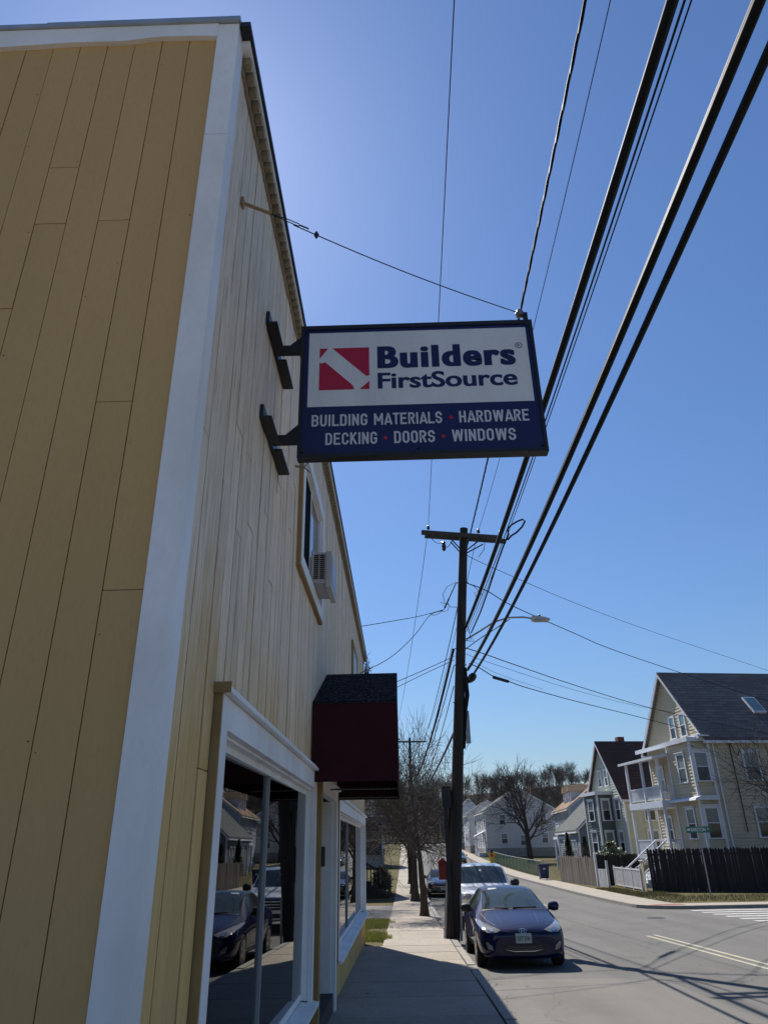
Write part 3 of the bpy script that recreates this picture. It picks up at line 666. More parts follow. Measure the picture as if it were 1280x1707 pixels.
def text_mesh(txt, size, off, x0, z0, yf, width=None, sx=1.0, height=None, sp=1.0):
    c = bpy.data.curves.new('letters', 'FONT'); c.body = txt; c.size = size; c.offset = off; c.fill_mode = 'FRONT'; c.resolution_u = 6; c.space_character = sp
    o = bpy.data.objects.new('letters', c); COL.objects.link(o); bpy.context.view_layer.update()
    me = bpy.data.meshes.new_from_object(o.evaluated_get(bpy.context.evaluated_depsgraph_get())); bpy.data.objects.remove(o)
    vs = [v.co.copy() for v in me.vertices]; fs = [tuple(p.vertices) for p in me.polygons]; bpy.data.meshes.remove(me)
    xa = min(v.x for v in vs); xb = max(v.x for v in vs); ya = min(v.y for v in vs); yb = max(v.y for v in vs)
    kx = width/(xb-xa) if width else sx; kz = height/(yb-ya) if height else kx
    return MB().add([(x0+(v.x-xa)*kx, yf, z0+(v.y-ya)*kz) for v in vs], fs)
def bold(mb, dx):                          # thicken upright strokes: the same outline laid down again a hair to either side
    v0, f0 = list(mb.v), list(mb.f); out = MB()
    for k, s_ in enumerate((0, -1, 1)): out.add([(p[0]+dx*s_, p[1]-.0003*k, p[2]) for p in v0], f0)
    return out
def panel(x0, x1, z0, z1, y): return MB().add([(x0,y,z0),(x1,y,z0),(x1,y,z1),(x0,y,z1)], [(0,1,2,3)])
for face in (0, 1):
    def F(mb):                              # the back face carries the same print, turned round
        if face == 0: return mb
        xc = SX0+SX1; mb.v = [(xc-p[0], SY0+SY1-p[1], p[2]) for p in mb.v]; return mb
    part('face_panel', F(MB().box(SX0+.017, SX1-.017, SY0-.001, SY0+.003, SZ0+.021, SZ1-.029)), mt['sign_navy'], sg)
    wp = part('white_panel', F(MB().box(-.692, 1.172, SY0-.0025, SY0-.0012, 4.887, 5.646)), mt['sign_white'], sg)
    lx0, lx1, lz0, lz1 = -.600, -.178, 5.049, 5.479; y_ = SY0-.004
    def lg(u, v): return (lx0+(lx1-lx0)*u, y_, lz0+(lz1-lz0)*v)
    lo_ = MB().add([lg(0,.75), lg(0,1), lg(.17,1)], [(0,1,2)])
    lo_.add([lg(.255,1), lg(1,1), lg(1,.315), lg(.93,.315)], [(0,1,2,3)])
    lo_.add([lg(0,0), lg(0,.655), lg(.045,.64), lg(.115,.665), lg(.67,.10), lg(.70,.02), lg(.685,0)], [(0,1,2,3,4,5,6)])
    lo_.add([lg(.80,0), lg(1,0), lg(1,.19)], [(0,1,2)])
    part('logo', F(lo_), mt['sign_red'], wp)
    part('lettering', F(bold(text_mesh('Builders', 1, .030, -.100, 5.252, y_, 1.150, height=.232, sp=1.16), .009)), mt['sign_navy'], wp)
    part('lettering', F(bold(text_mesh('FirstSource', 1, .018, -.106, 5.047, y_, 1.158, height=.163), .003)), mt['sign_navy'], wp)
    rg = MB(); ribbon(rg, [(1.097+.027*math.cos(2*math.pi*k/20), 5.453+.027*math.sin(2*math.pi*k/20)) for k in range(20)], True, .006, lambda p: (p[0], y_, p[1]))
    tm = text_mesh('R', 1, .01, 1.087, 5.438, y_, .022, height=.030); rg.add(tm.v, tm.f); part('registered_mark', F(rg), mt['sign_navy'], wp)
    for (wd, xa, xb, za) in (('BUILDING',-.652,-.198,4.696),('MATERIALS',-.144,.407,4.696),('HARDWARE',.547,1.112,4.696),('DECKING',-.537,-.122,4.520),('DOORS',.015,.341,4.520),('WINDOWS',.478,.988,4.520)):
        part('lettering', F(slab_letters(wd, xa, xb, za, .111, y_, True)[0]), mt['sign_text'], sg)
    for (xd, zc) in ((.482,4.748),(-.055,4.572),(.409,4.571)):
        if True: part('dot', F(MB().add([(xd+.017*math.cos(2*math.pi*k/14), y_, zc+.017*math.sin(2*math.pi*k/14)) for k in range(14)], [tuple(range(14))])), mt['sign_red'], sg)
    sc = None
    for xq in (SX0+.03, .21, SX1-.03):
        for zq in (SZ0+.05, SZ1-.045): part('screw', F(MB().lathe((xq, SY0-.013, zq), [(.013,0),(.011,.012)], 8, (0,1,0))), mt['black'], sg)
for zc in (5.50, 4.60):                     # arms with gusset and the angle iron bolted along the wall
    arm = part('bracket_arm', MB().box(XW+.035, SX0-.013, 4.902, 4.966, zc-.035, zc+.03), mt['black'], sg)
    part('gusset', MB().prism([(SX0-.013, 4.930, zc+.031), (SX0-.135, 4.930, zc+.031), (SX0-.013, 4.930, zc+.145)], (0,.012,0)), mt['black'], arm)
    part('wall_plate', MB().box(XW+.008, XW+.034, 4.50, 5.42, zc-.06, zc+.06).box(XW+.0345, XW+.10, 4.50, 4.905, zc-.06, zc-.045).box(XW+.0345, XW+.10, 4.995, 5.42, zc-.06, zc-.045), mt['black'], sg)
    for yb in (4.62, 5.30): part('bolt', MB().lathe((XW+.034, yb, zc+.02), [(.02,0),(.018,.02)], 6, (1,0,0)), mt['steel'], sg)
part('mast_stub', MB().box(1.175, 1.215, 4.93, 4.97, SZ1+.012, SZ1+.13), mt['black'], sg)
part('tie_shackle', MB().lathe((1.15, 4.95, SZ1+.13), [(.03,-.03),(.04,0),(.03,.03)], 8, (0,1,0)).tube([(1.12,4.95,SZ1+.15),(1.15,4.95,SZ1+.12),(1.2,4.95,SZ1+.10)], .012, 5), mt['steel'], sg)
# guy wire with turnbuckle
A = Vector((XW+.03, 3.50, 5.64)); B = Vector((1.155, 4.95, 5.845)); dv = (B-A)
gw = thing('guy_wire', 'thin steel guy wire running from the shop wall to the sign top', 'wire', (A.x, A.y, A.z))
part('cable', MB().tube([A+dv*t+Vector((0,0,-.05*math.sin(math.pi*t))) for t in [i/14 for i in range(2,15)]], .0045, 5), mt['wire'], gw)
part('strap', MB().bar(A+Vector((-.01,0,0)), A+dv*.075, .026, .008).box(XW+.005, XW+.022, 3.475, 3.525, 5.61, 5.68), mt['rust'], gw)
part('turnbuckle', MB().tube([A+dv*.075, A+dv*.11], .007, 6).tube([A+dv*.11+Vector((0,0,.012)), A+dv*.16+Vector((0,0,.010))], .004, 5).tube([A+dv*.11-Vector((0,0,.012)), A+dv*.16-Vector((0,0,.014))], .004, 5).tube([A+dv*.16, A+dv*.19], .006, 6), mt['black'], gw)
part('clamp', MB().lathe(A+dv*.215-Vector((0,0,.03)), [(.008,-.03),(.020,0),(.008,.03)], 8), mt['black'], gw)
hk = MB().tube([(XW, 6.3, 5.12), (XW+.10, 6.3, 5.10), (XW+.15, 6.28, 5.16), (XW+.12, 6.26, 5.19)], .012, 5).tube([(XW+.1,6.3,5.1),(XW+.16,6.32,5.05)], .008, 5)
single('wall_hook', hk, mt['steel'], 'small rusty hook in the wall behind the projecting sign', 'hook', (XW, 6.3, 5.12))

# ================================================================== utility pole
PY = 21.3
def px_at(z): return 1.22 + (z+.6)*(2.26-1.22)/11.6      # the pole leans
up_ = thing('utility_pole', 'tall dark wooden utility pole leaning over the sidewalk, with double crossarm', 'utility pole', (1.22, PY, zg(PY)))
zs_ = [-.9 + i*1.0 for i in range(12)] + [10.98]
part('pole', MB().tube([(px_at(z), PY, z) for z in zs_], [.185 - .055*(z+.9)/11.9 for z in zs_], 14), mt['wood_pole'], up_, smooth=True)
def armpt(x, dy=0, dz=0): return (x, PY+dy, 10.80 - .105*(x-.9) + dz)
part('crossarm', MB().bar(armpt(.86,-.20), armpt(3.44,-.20), .11, .13), mt['arm_wood'], up_)
part('crossarm', MB().bar(armpt(.98,.20,.06), armpt(3.62,.20,.06), .11, .13), mt['arm_wood'], up_)
for (xa, xb) in ((1.72, px_at(10.1)), (2.78, px_at(10.1))):
    part('arm_brace', MB().bar((xa, PY-.27, 10.70-.105*(xa-.9)), (xb, PY-.17, 10.08), .012, .04), mt['black'], up_)
    part('arm_brace', MB().bar((xa+.1, PY+.27, 10.74-.105*(xa-.8)), (xb, PY+.17, 10.12), .012, .04), mt['black'], up_)
def pin(p, s=1.0): return MB().lathe(p, [(.012*s,0),(.012*s,.06*s),(.05*s,.07*s),(.055*s,.12*s),(.03*s,.13*s),(.045*s,.17*s),(.02*s,.2*s)], 10)
for xq in (1.09, 2.70, 3.40): part('insulator', pin(armpt(xq, -.2, .065)), mt['porcelain'], up_, smooth=True)
part('cutout', MB().lathe((1.55, PY-.3, 10.10), [(.03,0),(.07,.05),(.05,.1),(.08,.16),(.05,.22),(.07,.28),(.02,.34)], 10), mt['porcelain'], up_, smooth=True)
def arc(a, b, sag, n=10): 
    a = Vector(a); b = Vector(b); return [a.lerp(b, i/n) + Vector((0,0,-sag*4*(i/n)*(1-i/n))) for i in range(n+1)]
for pth in (arc((1.09,PY-.2,10.75),(1.55,PY-.3,10.42),.18), arc((1.55,PY-.3,10.2),(1.9,PY-.28,10.62),.12), arc((2.3,PY-.25,10.55),(2.75,PY-.28,10.58),.06), [(2.72,PY-.28,10.5),(2.86,PY-.3,10.35),(2.82,PY-.32,10.1),(2.62,PY-.3,9.85)]):
    part('jumper_wire', MB().tube(pth, .010, 4), mt['wire'], up_)
# conduits and risers at the foot
z0_ = zg(PY)
part('conduit', MB().tube([(px_at(z0_)-.20, PY-.08, z0_-.05), (px_at(1.35)-.195, PY-.08, 1.35)], .032, 8), mt['grey_metal'], up_, smooth=True)
part('riser', MB().box(px_at(0)-.14, px_at(0)-.03, PY-.235, PY-.19, z0_-.05, 2.75), mt['plastic'], up_)
part('riser', MB().tube([(px_at(z0_)-.215, PY+.03, z0_-.05), (px_at(3.0)-.19, PY+.03, 3.0)], .03, 8), mt['plastic'], up_, smooth=True)
part('conduit', MB().tube([(px_at(0)+.16, PY-.12, z0_-.05), (px_at(.4)+.16, PY-.12, .45)], .03, 8), mt['grey_metal'], up_, smooth=True)
part('junction_box', MB().box(px_at(2.8)-.42, px_at(2.8)-.17, PY-.14, PY+.10, 2.55, 3.10), mt['black'], up_)
part('terminal_box', MB().box(px_at(4.9)+.17, px_at(4.9)+.30, PY-.10, PY+.02, 4.25, 5.15), mt['grey_metal'], up_)
part('cable_bundle', MB().tube([(px_at(6.4)+.15,PY-.15,6.4),(px_at(5.6)+.22,PY-.1,5.6),(px_at(5.2)+.19,PY-.1,5.2),(px_at(4.2)+.17,PY-.05,4.1)], [.03,.07,.05,.03], 7), mt['cable'], up_)
for zq in (9.1, 7.0, 6.5, 5.4, 4.4): part('through_bolt', MB().tube([(px_at(zq)-.19, PY-.05, zq), (px_at(zq)+.19, PY-.05, zq)], .016, 5), mt['steel'], up_)
kn = MB().lathe((2.14, PY-.35, 6.05), [(.02,-.22),(.09,-.14),(.12,0),(.10,.12),(.03,.2)], 10, (.35,-.75,.3)); kn.bar((2.0,PY-.15,5.95),(2.16,PY-.34,6.0),.05,.08)
part('cable_clamp', kn, mt['black'], up_, smooth=True)
# fire alarm box
al = (px_at(1)-.34, PY-.05, .80); af = thing('fire_alarm_box', 'red fire alarm box with peaked top fixed to the utility pole', 'alarm box', al)
part('case', MB().box(al[0]-.10, al[0]+.11, PY-.20, PY+.06, .80, 1.20), mt['alarm_red'], af)
part('peaked_top', MB().prism([(al[0]-.13, PY-.23, 1.202), (al[0]+.13, PY-.23, 1.202), (al[0]+.09, PY-.23, 1.25), (al[0]-.0, PY-.23, 1.32), (al[0]-.09, PY-.23, 1.25)], (0,.31,0)), mt['alarm_red'], af)
part('door', MB().box(al[0]-.075, al[0]+.085, PY-.215, PY-.202, .86, 1.15), mt['alarm_red'], af)
part('feed_pipe', MB().tube([(al[0]+.0, PY-.06, 1.34), (al[0]+.0, PY-.06, 2.3)], .014, 6), mt['steel'], af)
# street light
lz = 7.55; sb_ = (px_at(lz)+.15, PY-.03, lz-.2); st = thing('street_light', 'curved arm LED street light fixed to the leaning utility pole', 'street light', sb_)
path = [(px_at(lz)+.13, PY-.05, lz), (2.5, PY-.08, 7.78), (2.95, PY-.10, 8.05), (3.4, PY-.12, 8.18), (3.85, PY-.13, 8.18), (4.22, PY-.13, 8.12)]
path = [(x_, y_, z_-.27) for (x_, y_, z_) in path]
part('arm', MB().tube(path, .028, 7), mt['grey_metal'], st, smooth=True)
part('strut', MB().tube([(px_at(7)+.14, PY-.05, 6.98), (2.55, PY-.08, 7.32), (3.0, PY-.10, 7.58), (3.45, PY-.12, 7.86)], .016, 6), mt['grey_metal'], st, smooth=True)
hd = MB().prism([(4.12,PY-.27,7.80), (4.62,PY-.27,7.765), (4.66,PY-.27,7.80), (4.50,PY-.27,7.865), (4.16,PY-.27,7.92), (4.10,PY-.27,7.89)], (0,.28,0))
part('lamp_head', hd, mt['light_grey'], st); part('photocell', MB().lathe((4.36,PY-.13,7.87), [(.04,0),(.04,.09),(.025,.11)], 10), mt['black'], st)
part('lens', MB().box(4.2, 4.56, PY-.24, PY-.02, 7.765, 7.78), mt['plate'], st)

# ================================================================== wires
def para(X0, X1, zmin, k, y0, ya, yb, n=40):
    out = []
    for i in range(n+1):
        y = ya + (yb-ya)*i/n; t = (y-ya)/(yb-ya); out.append((X0+(X1-X0)*t, y, zmin + k*(y-y0)**2))
    return out
def wire(name, path, r, label, group=None, mat='cable', n=6, extra=None, cat='cable'):
    mb = MB().tube(path, r, n)
    if extra: extra(mb)
    b = path[-1]; return single(name, mb, mt[mat], label, cat, b, group, smooth=True)
YB = -14.0
G_ = 'overhead lines along the sidewalk'
wire('overhead_wire', para(.66, 1.09, 10.90, .0004, 8, YB, PY-.2), .0075, 'thin bare wire tied to the short end of the crossarm over the sidewalk', G_, 'wire', cat='wire')
tw = para(2.25, 2.25, 9.86, .0026, 11.5, YB, PY-.25, 150)
def helix(path, rad, r, turns, ph):
    out = []; n = len(path)
    for i, p in enumerate(path): a = ph + turns*2*math.pi*i/n; out.append((p[0]+rad*math.cos(a), p[1], p[2]+rad*math.sin(a)))
    return out
mb = MB()
for ph in (0, 2.1, 4.2): mb.tube(helix(tw, .013, .011, 26, ph), .011, 5)
single('twisted_service_cable', mb, mt['cable'], 'twisted black service cable running from the pole above the projecting sign', 'cable', tw[-1], G_, smooth=True)
wire('overhead_wire', para(2.70, 2.70, 10.36, .0048, 11.5, YB, PY-.2), .0065, 'thin bare wire held by the insulator beside the pole top', G_, 'wire', cat='wire')
def lash(mb, path=None): pass
c4 = para(2.07, 2.07, 6.99, .0027, 6.0, YB, PY-.1, 60)
wire('bundled_cable', c4, .042, 'thick lashed black cable bundle, uppermost of the heavy cables on the pole', G_, n=10, extra=lambda m: m.tube([(x+.052,y,z+.03) for x,y,z in c4], .012, 5))
c4b = para(2.13, 2.10, 6.86, .0030, 6.5, YB, PY-.1, 60)
wire('messenger_cable', c4b, .010, 'slim cable hanging just under the thick lashed bundle', G_, extra=lambda m: m.tube([(x+.06,y,z+.01+.04*math.sin(y*.2)) for x,y,z in c4b], .007, 4))
c5 = para(2.07, 2.07, 5.70, .0030, 6.5, YB, PY, 60)
wire('trunk_cable', c5, .034, 'heavy black trunk cable, middle one of the three on the pole', G_, n=10, extra=lambda m: m.tube([(x-.012,y,z+.044) for x,y,z in c5], .012, 5))
c6 = para(2.17, 2.15, 5.53, .0029, 7.0, YB, PY-.5, 60)
wire('trunk_cable', c6, .029, 'heavy black trunk cable ending at the round clamp on the pole', G_, n=10, extra=lambda m: m.tube([(x+.008,y,z+.036) for x,y,z in c6], .009, 5))
# slack loop hung on the slim cable
lp = [(2.21, 20.90, 7.38),(2.34, 19.40, 7.53),(2.41, 17.60, 7.65),(2.49, 16.40, 7.86),(2.58, 15.60, 8.05),(2.65, 15.30, 8.15),(2.63, 15.20, 8.26),(2.72, 15.15, 8.34),(2.85, 15.10, 8.40),(2.98, 15.10, 8.45),(3.03, 15.10, 8.40),(2.95, 15.10, 8.26),(2.82, 15.20, 8.16),(2.71, 15.25, 8.11),(2.64, 15.40, 8.07)]
wire('slack_loop', lp, .022, 'black cable slack loop shaped like a snowshoe hanging near the pole', None)
# the next span down the street
FP = 72.0
G2 = 'lines running on to the next pole'
for (a, b, s_, r_c, lab) in [((1.09,PY+.2,11.02),(-.9,FP,10.8),1.2,.010,'thin wire from the crossarm to the far pole'),
        ((px_at(9)-.2,PY,8.3),(.4,FP,8.6),1.6,.014,'dark wire from the service bracket to the far pole'),
        ((px_at(7)-.22,PY+.05,7.0),(.55,FP,7.2),1.3,.045,'thick dark cable running from the pole to the far pole'),
        ((px_at(6.6)-.2,PY+.05,6.5),(.55,FP,6.9),1.2,.016,'slim dark cable below the thick one, running to the far pole'),
        ((px_at(6.2)-.2,PY+.05,5.9),(.55,FP,6.4),1.5,.014,'lowest slim cable running on to the far pole'),
        ((px_at(5)-.15,PY+.1,4.6),(.55,FP,5.8),.8,.035,'low thick cable leaving the pole behind the terminal box'),
        ((2.7,PY+.2,10.85),(1.9,FP,10.75),1.2,.010,'thin wire from the crossarm to the long end of the far crossarm')]:
    wire('span_wire', arc(a, b, s_, 24), r_c, lab, G2, n=5)
# drops across the street and to the buildings
def drop(pts, r, lab, grp, name='service_drop', mat='cable', extra=None):
    P = [Vector(q) for q in pts]; Q = []
    for i in range(len(P)-1):               # smooth the polyline
        p0 = P[max(i-1,0)]; p1 = P[i]; p2 = P[i+1]; p3 = P[min(i+2,len(P)-1)]
        for k in range(6):
            t = k/6; Q.append(.5*((2*p1)+(p2-p0)*t+(2*p0-5*p1+4*p2-p3)*t*t+(3*p1-p0-3*p2+p3)*t**3))
    Q.append(P[-1]); return wire(name, Q[::-1], r, lab, grp, mat, extra=extra)
G3 = 'service drops crossing to the houses'
drop([(2.30, 21.30, 10.04),(3.56, 24.00, 10.57),(8.37, 32.00, 11.73),(14.29, 39.00, 12.17),(23.51, 47.00, 11.84),(27.94, 50.00, 11.35)], .010, 'thin wire crossing high over the street from the pole', G3, mat='wire')
drop([(2.23, 21.30, 9.10),(3.01, 22.50, 9.23),(4.30, 25.00, 9.44),(7.92, 31.00, 10.00),(10.12, 34.00, 10.10),(14.80, 39.00, 10.08),(23.16, 46.00, 9.47),(27.03, 49.00, 9.10)], .016, 'black service drop passing in front of the charcoal roof', G3)
drop([(2.05, 21.30, 7.03),(2.91, 23.00, 7.21),(4.04, 25.00, 7.35),(7.62, 31.00, 7.74),(12.33, 37.00, 7.83),(18.25, 43.00, 7.80),(23.17, 47.00, 7.64),(27.10, 50.00, 7.47)], .015, 'black service drop crossing the gable windows of the cream house', G3)
drop([(2.04, 21.30, 6.85),(3.17, 24.00, 7.16),(7.83, 32.00, 7.73),(13.18, 39.00, 8.07),(19.52, 45.00, 8.36),(24.29, 48.20, 8.35)], .007, 'thin grey wire just under the upper service drop', G3, mat='wire')
drop([(2.13, 21.30, 6.55),(2.52, 22.00, 6.56),(3.04, 23.00, 6.52),(3.80, 24.50, 6.63),(4.66, 26.00, 6.70),(7.53, 31.00, 7.08),(11.57, 36.00, 7.18),(16.97, 42.00, 7.11),(20.86, 46.90, 7.24)], .015, 'black cable with a long splice case, ending at the cream house wall', G3,
     extra=lambda m: m.tube([Vector((3.06, 23.00, 6.48)), Vector((3.69, 24.30, 6.61))], .055, 8).tube([Vector((2.31, 21.60, 6.66)), Vector((3.05, 23.00, 6.66)), Vector((3.81, 24.50, 6.75)), Vector((5.59, 28.00, 7.04))], .006, 4))
drop([(1.45, 21.10, 8.19),(0.67, 20.00, 7.67),(-0.20, 19.00, 7.23),(-0.98, 18.20, 6.88)], .010, 'twisted service wire from the pole bracket to the shop roof', 'drops to the shop side', mat='wire')
drop([(1.41, 21.10, 8.16),(0.97, 20.40, 7.80),(0.46, 19.50, 6.95),(-0.21, 18.60, 6.13),(-1.01, 18.00, 5.58)], .010, 'slack service wire curving down from the pole bracket', 'drops to the shop side', mat='wire')
drop([(1.69, 21.30, 6.78),(0.62, 20.50, 6.16),(-0.24, 19.50, 5.61),(-1.04, 18.50, 5.09)], .010, 'phone wire running from mid pole behind the awning', 'phone wires behind the awning', mat='wire')
drop([(1.69, 21.30, 6.67),(0.61, 20.50, 6.04),(-0.24, 19.50, 5.45),(-1.04, 18.50, 4.95)], .009, 'second phone wire running just below the first one behind the awning', 'phone wires behind the awning', mat='wire')
# service bracket: spreader with looped tails
br = MB(); br.bar(Vector((1.88, 21.20, 9.08)), Vector((1.62, 21.10, 8.54)), .03, .03); br.tube([Vector((1.62, 21.10, 8.54)), Vector((1.47, 21.05, 8.22))], .025, 6)
for q in [[(1.88, 21.10, 9.08),(1.59, 21.10, 8.93),(1.44, 21.10, 8.70),(1.48, 21.10, 8.42),(1.53, 21.10, 8.31)], [(1.56, 21.10, 8.44),(1.64, 21.10, 8.27),(1.79, 21.10, 8.26),(1.90, 21.10, 8.26)], [(1.47, 21.10, 8.23),(1.26, 21.10, 8.05),(1.11, 21.10, 8.01),(1.00, 21.10, 8.09)], [(1.49, 21.10, 8.27),(1.35, 21.10, 8.43),(1.61, 21.10, 8.34),(1.56, 21.10, 8.15),(1.37, 21.10, 8.12)]]:
    br.tube(q, .009, 4)
single('service_bracket', br, mt['cable'], 'tangle of service connectors hanging from the pole side', 'bracket', tuple(Vector((1.62, 21.10, 8.54))))
br = MB()
for q in [[(2.19, 21.05, 9.02),(2.42, 21.05, 8.91),(2.54, 21.05, 8.75),(2.41, 21.05, 8.69),(2.47, 21.05, 8.54),(2.64, 21.05, 8.61),(2.60, 21.05, 8.77)], [(2.12, 21.05, 7.71),(2.21, 21.05, 7.22),(2.03, 21.05, 7.19),(2.30, 21.05, 7.16),(2.23, 21.05, 7.31),(2.08, 21.05, 7.22)]]:
    br.tube(q, .010, 4)
single('cable_coil', br, mt['cable'], 'loose coils of cable on the street side of the pole', 'cable', tuple(Vector((2.41, 21.05, 8.75))))
# far pole
fp = thing('utility_pole', 'distant utility pole with transformer seen through bare branches', 'utility pole', (.75, FP, zg(FP)))
part('pole', MB().tube([(.75,FP,zg(FP)-.2),(.82,FP,5),(.92,FP,11.2)], [.17,.15,.12], 10), mt['wood_pole'], fp)
part('crossarm', MB().bar((-1.0,FP-.15,10.85),(2.5,FP-.15,10.8),.11,.14), mt['arm_wood'], fp)
part('arm_brace', MB().bar((.2,FP-.15,10.8),(.9,FP-.15,9.9),.03,.05).bar((1.7,FP-.15,10.8),(.95,FP-.15,9.9),.03,.05), mt['black'], fp)
for xq in (-.9, -.1, 1.9, 2.4): part('insulator', pin((xq, FP-.15, 10.9), 1.4), mt['porcelain'], fp)
part('transformer', MB().lathe((1.15,FP-.2,7.6), [(.22,0),(.26,.05),(.26,1.0),(.2,1.1),(.05,1.15)], 12), mt['grey_metal'], fp, smooth=True)
# ================================================================== cars
def loft(st, n_sub=2):
    """st: list of (y, zb, hw, belt, wr, zt, cabin 0..1) from nose to tail -> smooth closed body mesh"""
    rings = []
    for (y, zb, hw, belt, wr, zt, cab) in st:
        zm = zb + (belt-zb)*.45
        half = [(0, zb), (hw*.78, zb), (hw*.95, zb+.05), (hw*1.0, zm), (hw*.995, belt-.10), (hw*.955, belt)]
        if cab > .5: half += [(wr + (hw*.93-wr)*.45, belt+(zt-belt)*.5), (wr, zt-.085), (wr*.86, zt-.022), (0, zt)]
        else: half += [(hw*.90, belt+(zt-belt)*.35), (hw*.78, zt-.030), (hw*.5, zt-.008), (0, zt)]
        ring = [(x, y, z) for x, z in half] + [(-x, y, z) for x, z in half[-2:0:-1]]
        rings.append(ring)
    n = len(rings[0]); vs = [p for r in rings for p in r]; fs = []
    for i in range(len(rings)-1):
        for k in range(n): fs.append((i*n+k, i*n+(k+1)%n, (i+1)*n+(k+1)%n, (i+1)*n+k))
    fs += [tuple(range(n-1,-1,-1)), tuple(range((len(rings)-1)*n, len(rings)*n))]
    me = bpy.data.meshes.new('body'); me.from_pydata(vs, [], fs)
    bm = bmesh.new(); bm.from_mesh(me)
    for f in [f for f in bm.faces if len(f.verts) > 4]:      # close the ends as strips
        vv = list(f.verts); bm.faces.remove(f); m_ = len(vv)
        # vv order symmetric: pair k with m-k
        idx = {v.index: v for v in vv}; lo = min(idx)
        ringv = [idx[lo+k] for k in range(m_)]
        for k in range(m_//2):
            a, b, c, d = ringv[k], ringv[k+1], ringv[(m_-k-1) % m_], ringv[(m_-k) % m_]
            q = []; [q.append(v) for v in (a,b,c,d) if v not in q]
            if len(q) >= 3:
                try: bm.faces.new(q)
                except ValueError: pass
    bmesh.ops.recalc_face_normals(bm, faces=bm.faces); bm.to_mesh(me); bm.free()
    o = bpy.data.objects.new('tmp', me); COL.objects.link(o); md = o.modifiers.new('s', 'SUBSURF'); md.levels = n_sub; md.render_levels = n_sub
    return o
def cut_bake(o, cuts):
    tmp = []
    for (y, r, w) in cuts:
        mb = MB()
        for s in (-1, 1): mb.lathe((s*(w-.13), y, r*.93), [(r,-.18),(r,.35)], 28, (s,0,0))
        c = bpy.data.objects.new('cut', mb.mesh('cut')); COL.objects.link(c); tmp.append(c)
        b = o.modifiers.new('b', 'BOOLEAN'); b.operation = 'DIFFERENCE'; b.solver = 'EXACT'; b.object = c
    bpy.context.view_layer.update()
    me = bpy.data.meshes.new_from_object(o.evaluated_get(bpy.context.evaluated_depsgraph_get()))
    for c in tmp + [o]: bpy.data.objects.remove(c)
    me.name = 'body'; me.materials.clear()
    me.polygons.foreach_set('use_smooth', [True]*len(me.polygons)); me.set_sharp_from_angle(angle=R(32)); return me
class Skin:
    def __init__(s, me): s.b = BVHTree.FromPolygons([v.co.copy() for v in me.vertices], [tuple(p.vertices) for p in me.polygons])
    def patch(s, poly, axis, lift=.006, grid=.06, maxd=9):
        """polygon in a view plane wrapped on the skin. axis 'front' (x,z), 'rear' (x,z), 'left' (y,z) for -x side, 'right'"""
        from mathutils.geometry import tessellate_polygon
        bm = bmesh.new(); vs = [bm.verts.new((p[0], p[1], 0)) for p in poly]; bm.faces.new(vs)
        x0, x1 = min(p[0] for p in poly), max(p[0] for p in poly); z0, z1 = min(p[1] for p in poly), max(p[1] for p in poly)
        for (a, b, nrm) in ((x0, x1, (1,0,0)), (z0, z1, (0,1,0))):
            t = a + grid
            while t < b - .005:
                g = bm.verts[:] + bm.edges[:] + bm.faces[:]; bmesh.ops.bisect_plane(bm, geom=g, plane_co=(t if nrm[0] else 0, t if nrm[1] else 0, 0), plane_no=nrm); t += grid
        bmesh.ops.triangulate(bm, faces=bm.faces[:])
        out = []; bm.verts.ensure_lookup_table()
        for v in bm.verts:
            p, q = v.co.x, v.co.y
            if axis == 'front': o, d = Vector((p, -3, q)), Vector((0,1,0))
            elif axis == 'rear': o, d = Vector((p, 9, q)), Vector((0,-1,0))
            elif axis == 'right': o, d = Vector((4, p, q)), Vector((-1,0,0))
            elif axis == 'top': o, d = Vector((p, q, 4)), Vector((0,0,-1))
            else: o, d = Vector((-4, p, q)), Vector((1,0,0))
            h, nrm, _, _ = s.b.ray_cast(o, d)
            out.append((h + nrm*lift if nrm.dot(d) < 0 else h - nrm*lift) if h is not None else None)
        mb = MB(); ok = [x for x in out if x is not None]
        if not ok: bm.free(); return mb
        for i, x in enumerate(out):
            if x is None: out[i] = min(ok, key=lambda k: 0) if not ok else ok[0]
        good = set(i for i, v in enumerate(bm.verts))
        fs = []
        for f in bm.faces:
            ids = [v.index for v in f.verts]; P = [out[i] for i in ids]
            if max((P[i]-P[j]).length for i in range(3) for j in range(3)) < .45: fs.append(tuple(ids))
        bm.verts.index_update(); mb.add([tuple(p) for p in out], fs); bm.free(); return mb
def mirror(poly): return [(-x, z) for x, z in poly][::-1]
def wheel(parent, x, y, r, w, spokes=7):
    s = 1 if x > 0 else -1
    t = part('wheel', MB().lathe((x, y, r), [(r*.62,-w/2),(r*.93,-w/2),(r,-w*.36),(r,w*.36),(r*.93,w/2),(r*.62,w/2)], 28, (s,0,0)), mt['rubber'], parent, False, True)
    rim = MB().lathe((x, y, r), [(r*.66,w*.30),(r*.66,w*.51),(r*.60,w*.50),(r*.58,w*.15)], 24, (s,0,0))
    for k in range(spokes):
        a = 2*math.pi*k/spokes; c = Vector((x+s*w*.40, y, r)); e = c + Vector((0, math.cos(a), math.sin(a)))*r*.60; rim.bar(c, e, .06, .045, (s,0,0))
    rim.lathe((x, y, r), [(.07,w*.3),(.07,w*.47),(.04,w*.5)], 12, (s,0,0)); part('rim', rim, mt['rim'], t, False)
    part('brake_disc', MB().lathe((x, y, r), [(r*.57,w*.05),(r*.57,w*.12)], 20, (s,0,0)), mt['plastic'], t, False)
